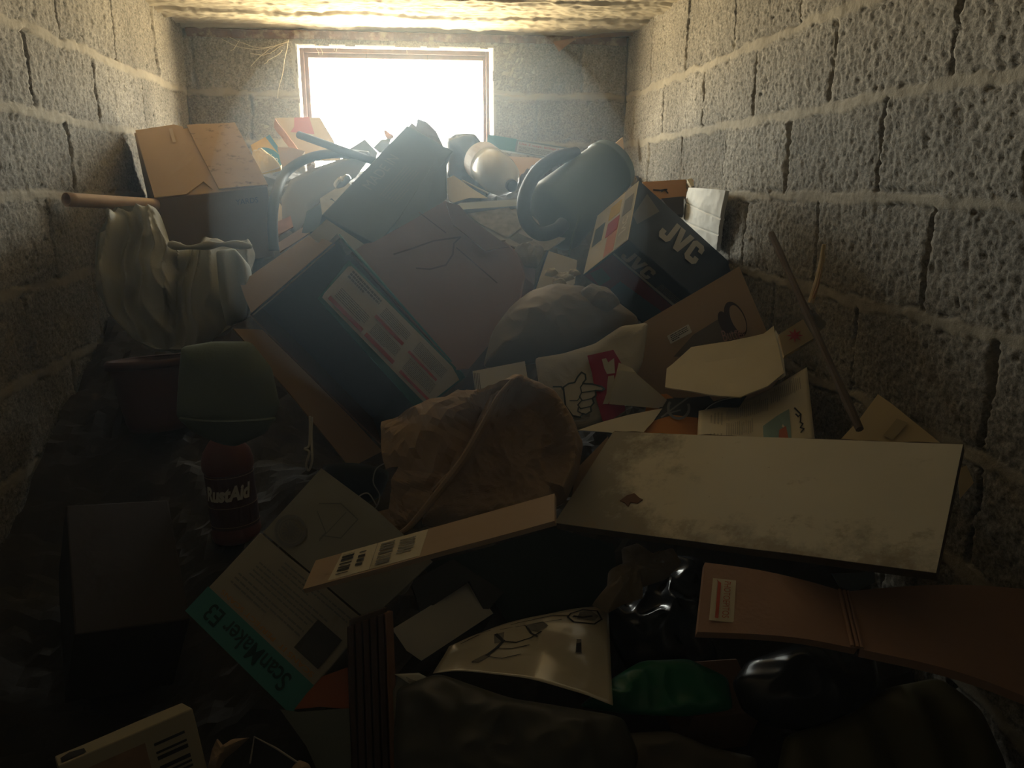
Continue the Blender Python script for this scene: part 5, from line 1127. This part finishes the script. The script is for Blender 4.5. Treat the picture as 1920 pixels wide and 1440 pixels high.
# ridged dark crate side
c0 = P(652, 1175, 1.10); c1 = P(722, 1150, 1.12); dn = P(660, 1500, .98) - c0
t = root('slatted_crate', c0 + dn, 'dark wooden crate end with upright slats, bottom centre right of the scanner carton', 'crate')
SL = mat('dark_slat', (.085, .055, .045), .7, .25, 10, .2, stretch=(3, 3, .4))
for k in range(5):
    a_ = c0.lerp(c1, k / 5); b_ = c0.lerp(c1, (k + .8) / 5)
    link('slat', cuboid_me(a_, ((c1 - c0).normalized(), (c1 - c0).cross(dn).normalized() * (1 if (c1 - c0).cross(dn).y > 0 else -1), dn.normalized()), ((b_ - a_).length, .012, dn.length), .002, 3, .001, k), SL, t)
link('edge_post', cuboid_me(c1, ((c1 - c0).normalized(), (c1 - c0).cross(dn).normalized() * (1 if (c1 - c0).cross(dn).y > 0 else -1), dn.normalized()), (.014, .03, dn.length), .002, 4, .002, 9), mat('reddish_wood', (.25, .13, .07), .8, .4, 14, .3, stretch=(3, 3, .5)), t)
link('back_panel', cuboid_me(c0 + V(.002, .02, 0), ((c1 - c0).normalized(), (c1 - c0).cross(dn).normalized() * (1 if (c1 - c0).cross(dn).y > 0 else -1), dn.normalized()), ((c1 - c0).length, .012, dn.length), .002, 0, 0), WOODD, t)
rs = Plane(615, 1295, 1.07, (-.1, -.75, .65))
plate('red_orange_card', [(575, 1300), (605, 1268), (655, 1250), (660, 1330), (600, 1325), (552, 1330)], rs, .003, mat('red_orange_board', (.30, .10, .05), .8, .12, 6, .05), 'dull red orange card between the scanner carton and the slatted crate', 'card', None, 2)
gc = Plane(600, 1385, 1.02, (-.1, -.7, .7))
plate('grey_green_sheet', [(560, 1335), (655, 1328), (660, 1500), (620, 1500), (575, 1400), (525, 1330)], gc, .004, mat('grey_green_board', (.12, .13, .11), .8, .12, 6, .05), 'dim grey green board below the scanner carton', 'board', lambda p: .004 * nz(p, 9), 3)
bf = Plane(500, 1415, .98, (-.1, -.7, .7))
t = root('black_folder', bf.at(480, 1450), 'black folder with pale edging, at the bottom edge right of the small product box', 'folder')
link('cover', plate_me(bf.pts([(478, 1382), (562, 1430), (580, 1490), (440, 1490), (470, 1430)]), .004, bf.n, 2), mat('black_cover', (.025, .026, .03), .5, .1, 6, .05), t)
link('pale_edge', tube_me([bf.at(*q) + bf.n * .003 for q in ((470, 1432), (478, 1382), (520, 1404), (562, 1432))], .0016, 6), mat('pale_edging', (.3, .28, .24), .7, .1, 6, 0), t)
one('brown_paper_twist', pillow_me(Plane(425, 1410, .98, (0, -.7, .7)), [(390, 1440), (398, 1405), (408, 1385), (418, 1400), (440, 1385), (468, 1383), (450, 1400), (420, 1425), (405, 1450)], .014, .012, lambda p, a, b: crumple(p, 25, .007, 2), 60, 12, 2.2, 0), KRAFT, 'twisted brown paper scrap at the bottom edge beside the small product box', 'paper')
one('brown_paper_knot', pillow_me(Plane(565, 1430, .97, (0, -.7, .7)), [(545, 1440), (560, 1424), (580, 1432), (590, 1460), (550, 1465)], .012, .01, lambda p, a, b: crumple(p, 25, .006, 2), 40, 10), KRAFT, 'small brown paper knot at the bottom edge right of the black folder', 'paper')
# hole under the white board: dark filler sheet coloured as shade, and a book
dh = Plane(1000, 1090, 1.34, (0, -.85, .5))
plate('dark_fill_sheet', [(790, 1060), (900, 1030), (1040, 990), (1150, 1020), (1160, 1090), (1100, 1150), (960, 1180), (905, 1095), (830, 1110)], dh, .008, mat('shade_fill_colour', (.035, .05, .045), .6, .2, 6, .05), 'dark filler sheet coloured as the shade in the hollow under the mailer and the white board', 'board', None, 2)
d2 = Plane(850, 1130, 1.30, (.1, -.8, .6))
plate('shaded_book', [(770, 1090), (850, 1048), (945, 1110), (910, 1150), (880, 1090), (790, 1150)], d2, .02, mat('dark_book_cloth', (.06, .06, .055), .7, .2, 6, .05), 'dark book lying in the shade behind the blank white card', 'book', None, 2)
sbx = Plane(1600, 1080, 1.22, (0, -.7, .7))
plate('blue_grey_scrap', [(1560, 1075), (1640, 1072), (1640, 1092), (1600, 1110), (1575, 1100)], sbx, .003, mat('blue_grey_sheet', (.10, .12, .14), .7, .1, 6, .05), 'blue grey sheet corner between the white board and the brown binder', 'sheet', None, 2)
plate('brown_paper_corner', [(1080, 880), (1140, 818), (1142, 840), (1095, 905), (1070, 945)], Plane(1105, 870, 1.47, (-.2, -.7, .7)), .003, KRAFT, 'brown paper corner between the paper bag and the left end of the white board', 'paper', lambda p: .004 * nz(p, 12), 2)
plate('tan_sheet', [(1795, 880), (1812, 872), (1826, 905), (1800, 935)], Plane(1810, 900, 1.10, (-.3, -.7, .6)), .002, MANILA, 'tan sheet corner behind the right end of the white board', 'sheet', None, 1)
# cobwebs by the window
t = root('cobweb', P(700, 95, 3.35), 'dusty cobweb strands hanging along the top of the window', 'cobweb')
WEB = mat('dusty_web', (.55, .47, .33), .9, .2, 30, 0); r_ = random.Random(3)
web = []
def strand(a, b, sag, Y0, Y1, k=8, rad=.0011):
    p0, p1 = P(*a, Y0), P(*b, Y1); return tube_me([p0.lerp(p1, i / k) + V(r_.uniform(-1, 1) * .003, r_.uniform(-1, 1) * .003, -sag * math.sin(math.pi * i / k) + r_.uniform(-1, 1) * .002) for i in range(k + 1)], rad, 5)
for a, b, s_ in (((415, 72), (505, 90), .02), ((430, 70), (540, 78), .03), ((540, 75), (520, 185), .0), ((540, 80), (470, 125), -.02), ((530, 95), (495, 120), 0), ((450, 75), (430, 95), .01), ((470, 100), (530, 84), .02)):
    link('strand', strand(a, b, s_, 3.41, 3.41), WEB, t)
for x_ in (590, 597, 622, 632, 718, 762, 770, 852, 860, 868, 873):
    link('strand', strand((x_, 82), (x_ + r_.uniform(-10, 10), 82 + r_.uniform(8, 22)), 0, 3.44, 3.45, 4), WEB, t)
for x_ in (687, 801): link('strand', strand((x_, 100), (x_ + 1, 126), 0, 3.47, 3.47, 3, .0012), mat('dark_thread', (.05, .05, .05), .9, 0, 6, 0), t)
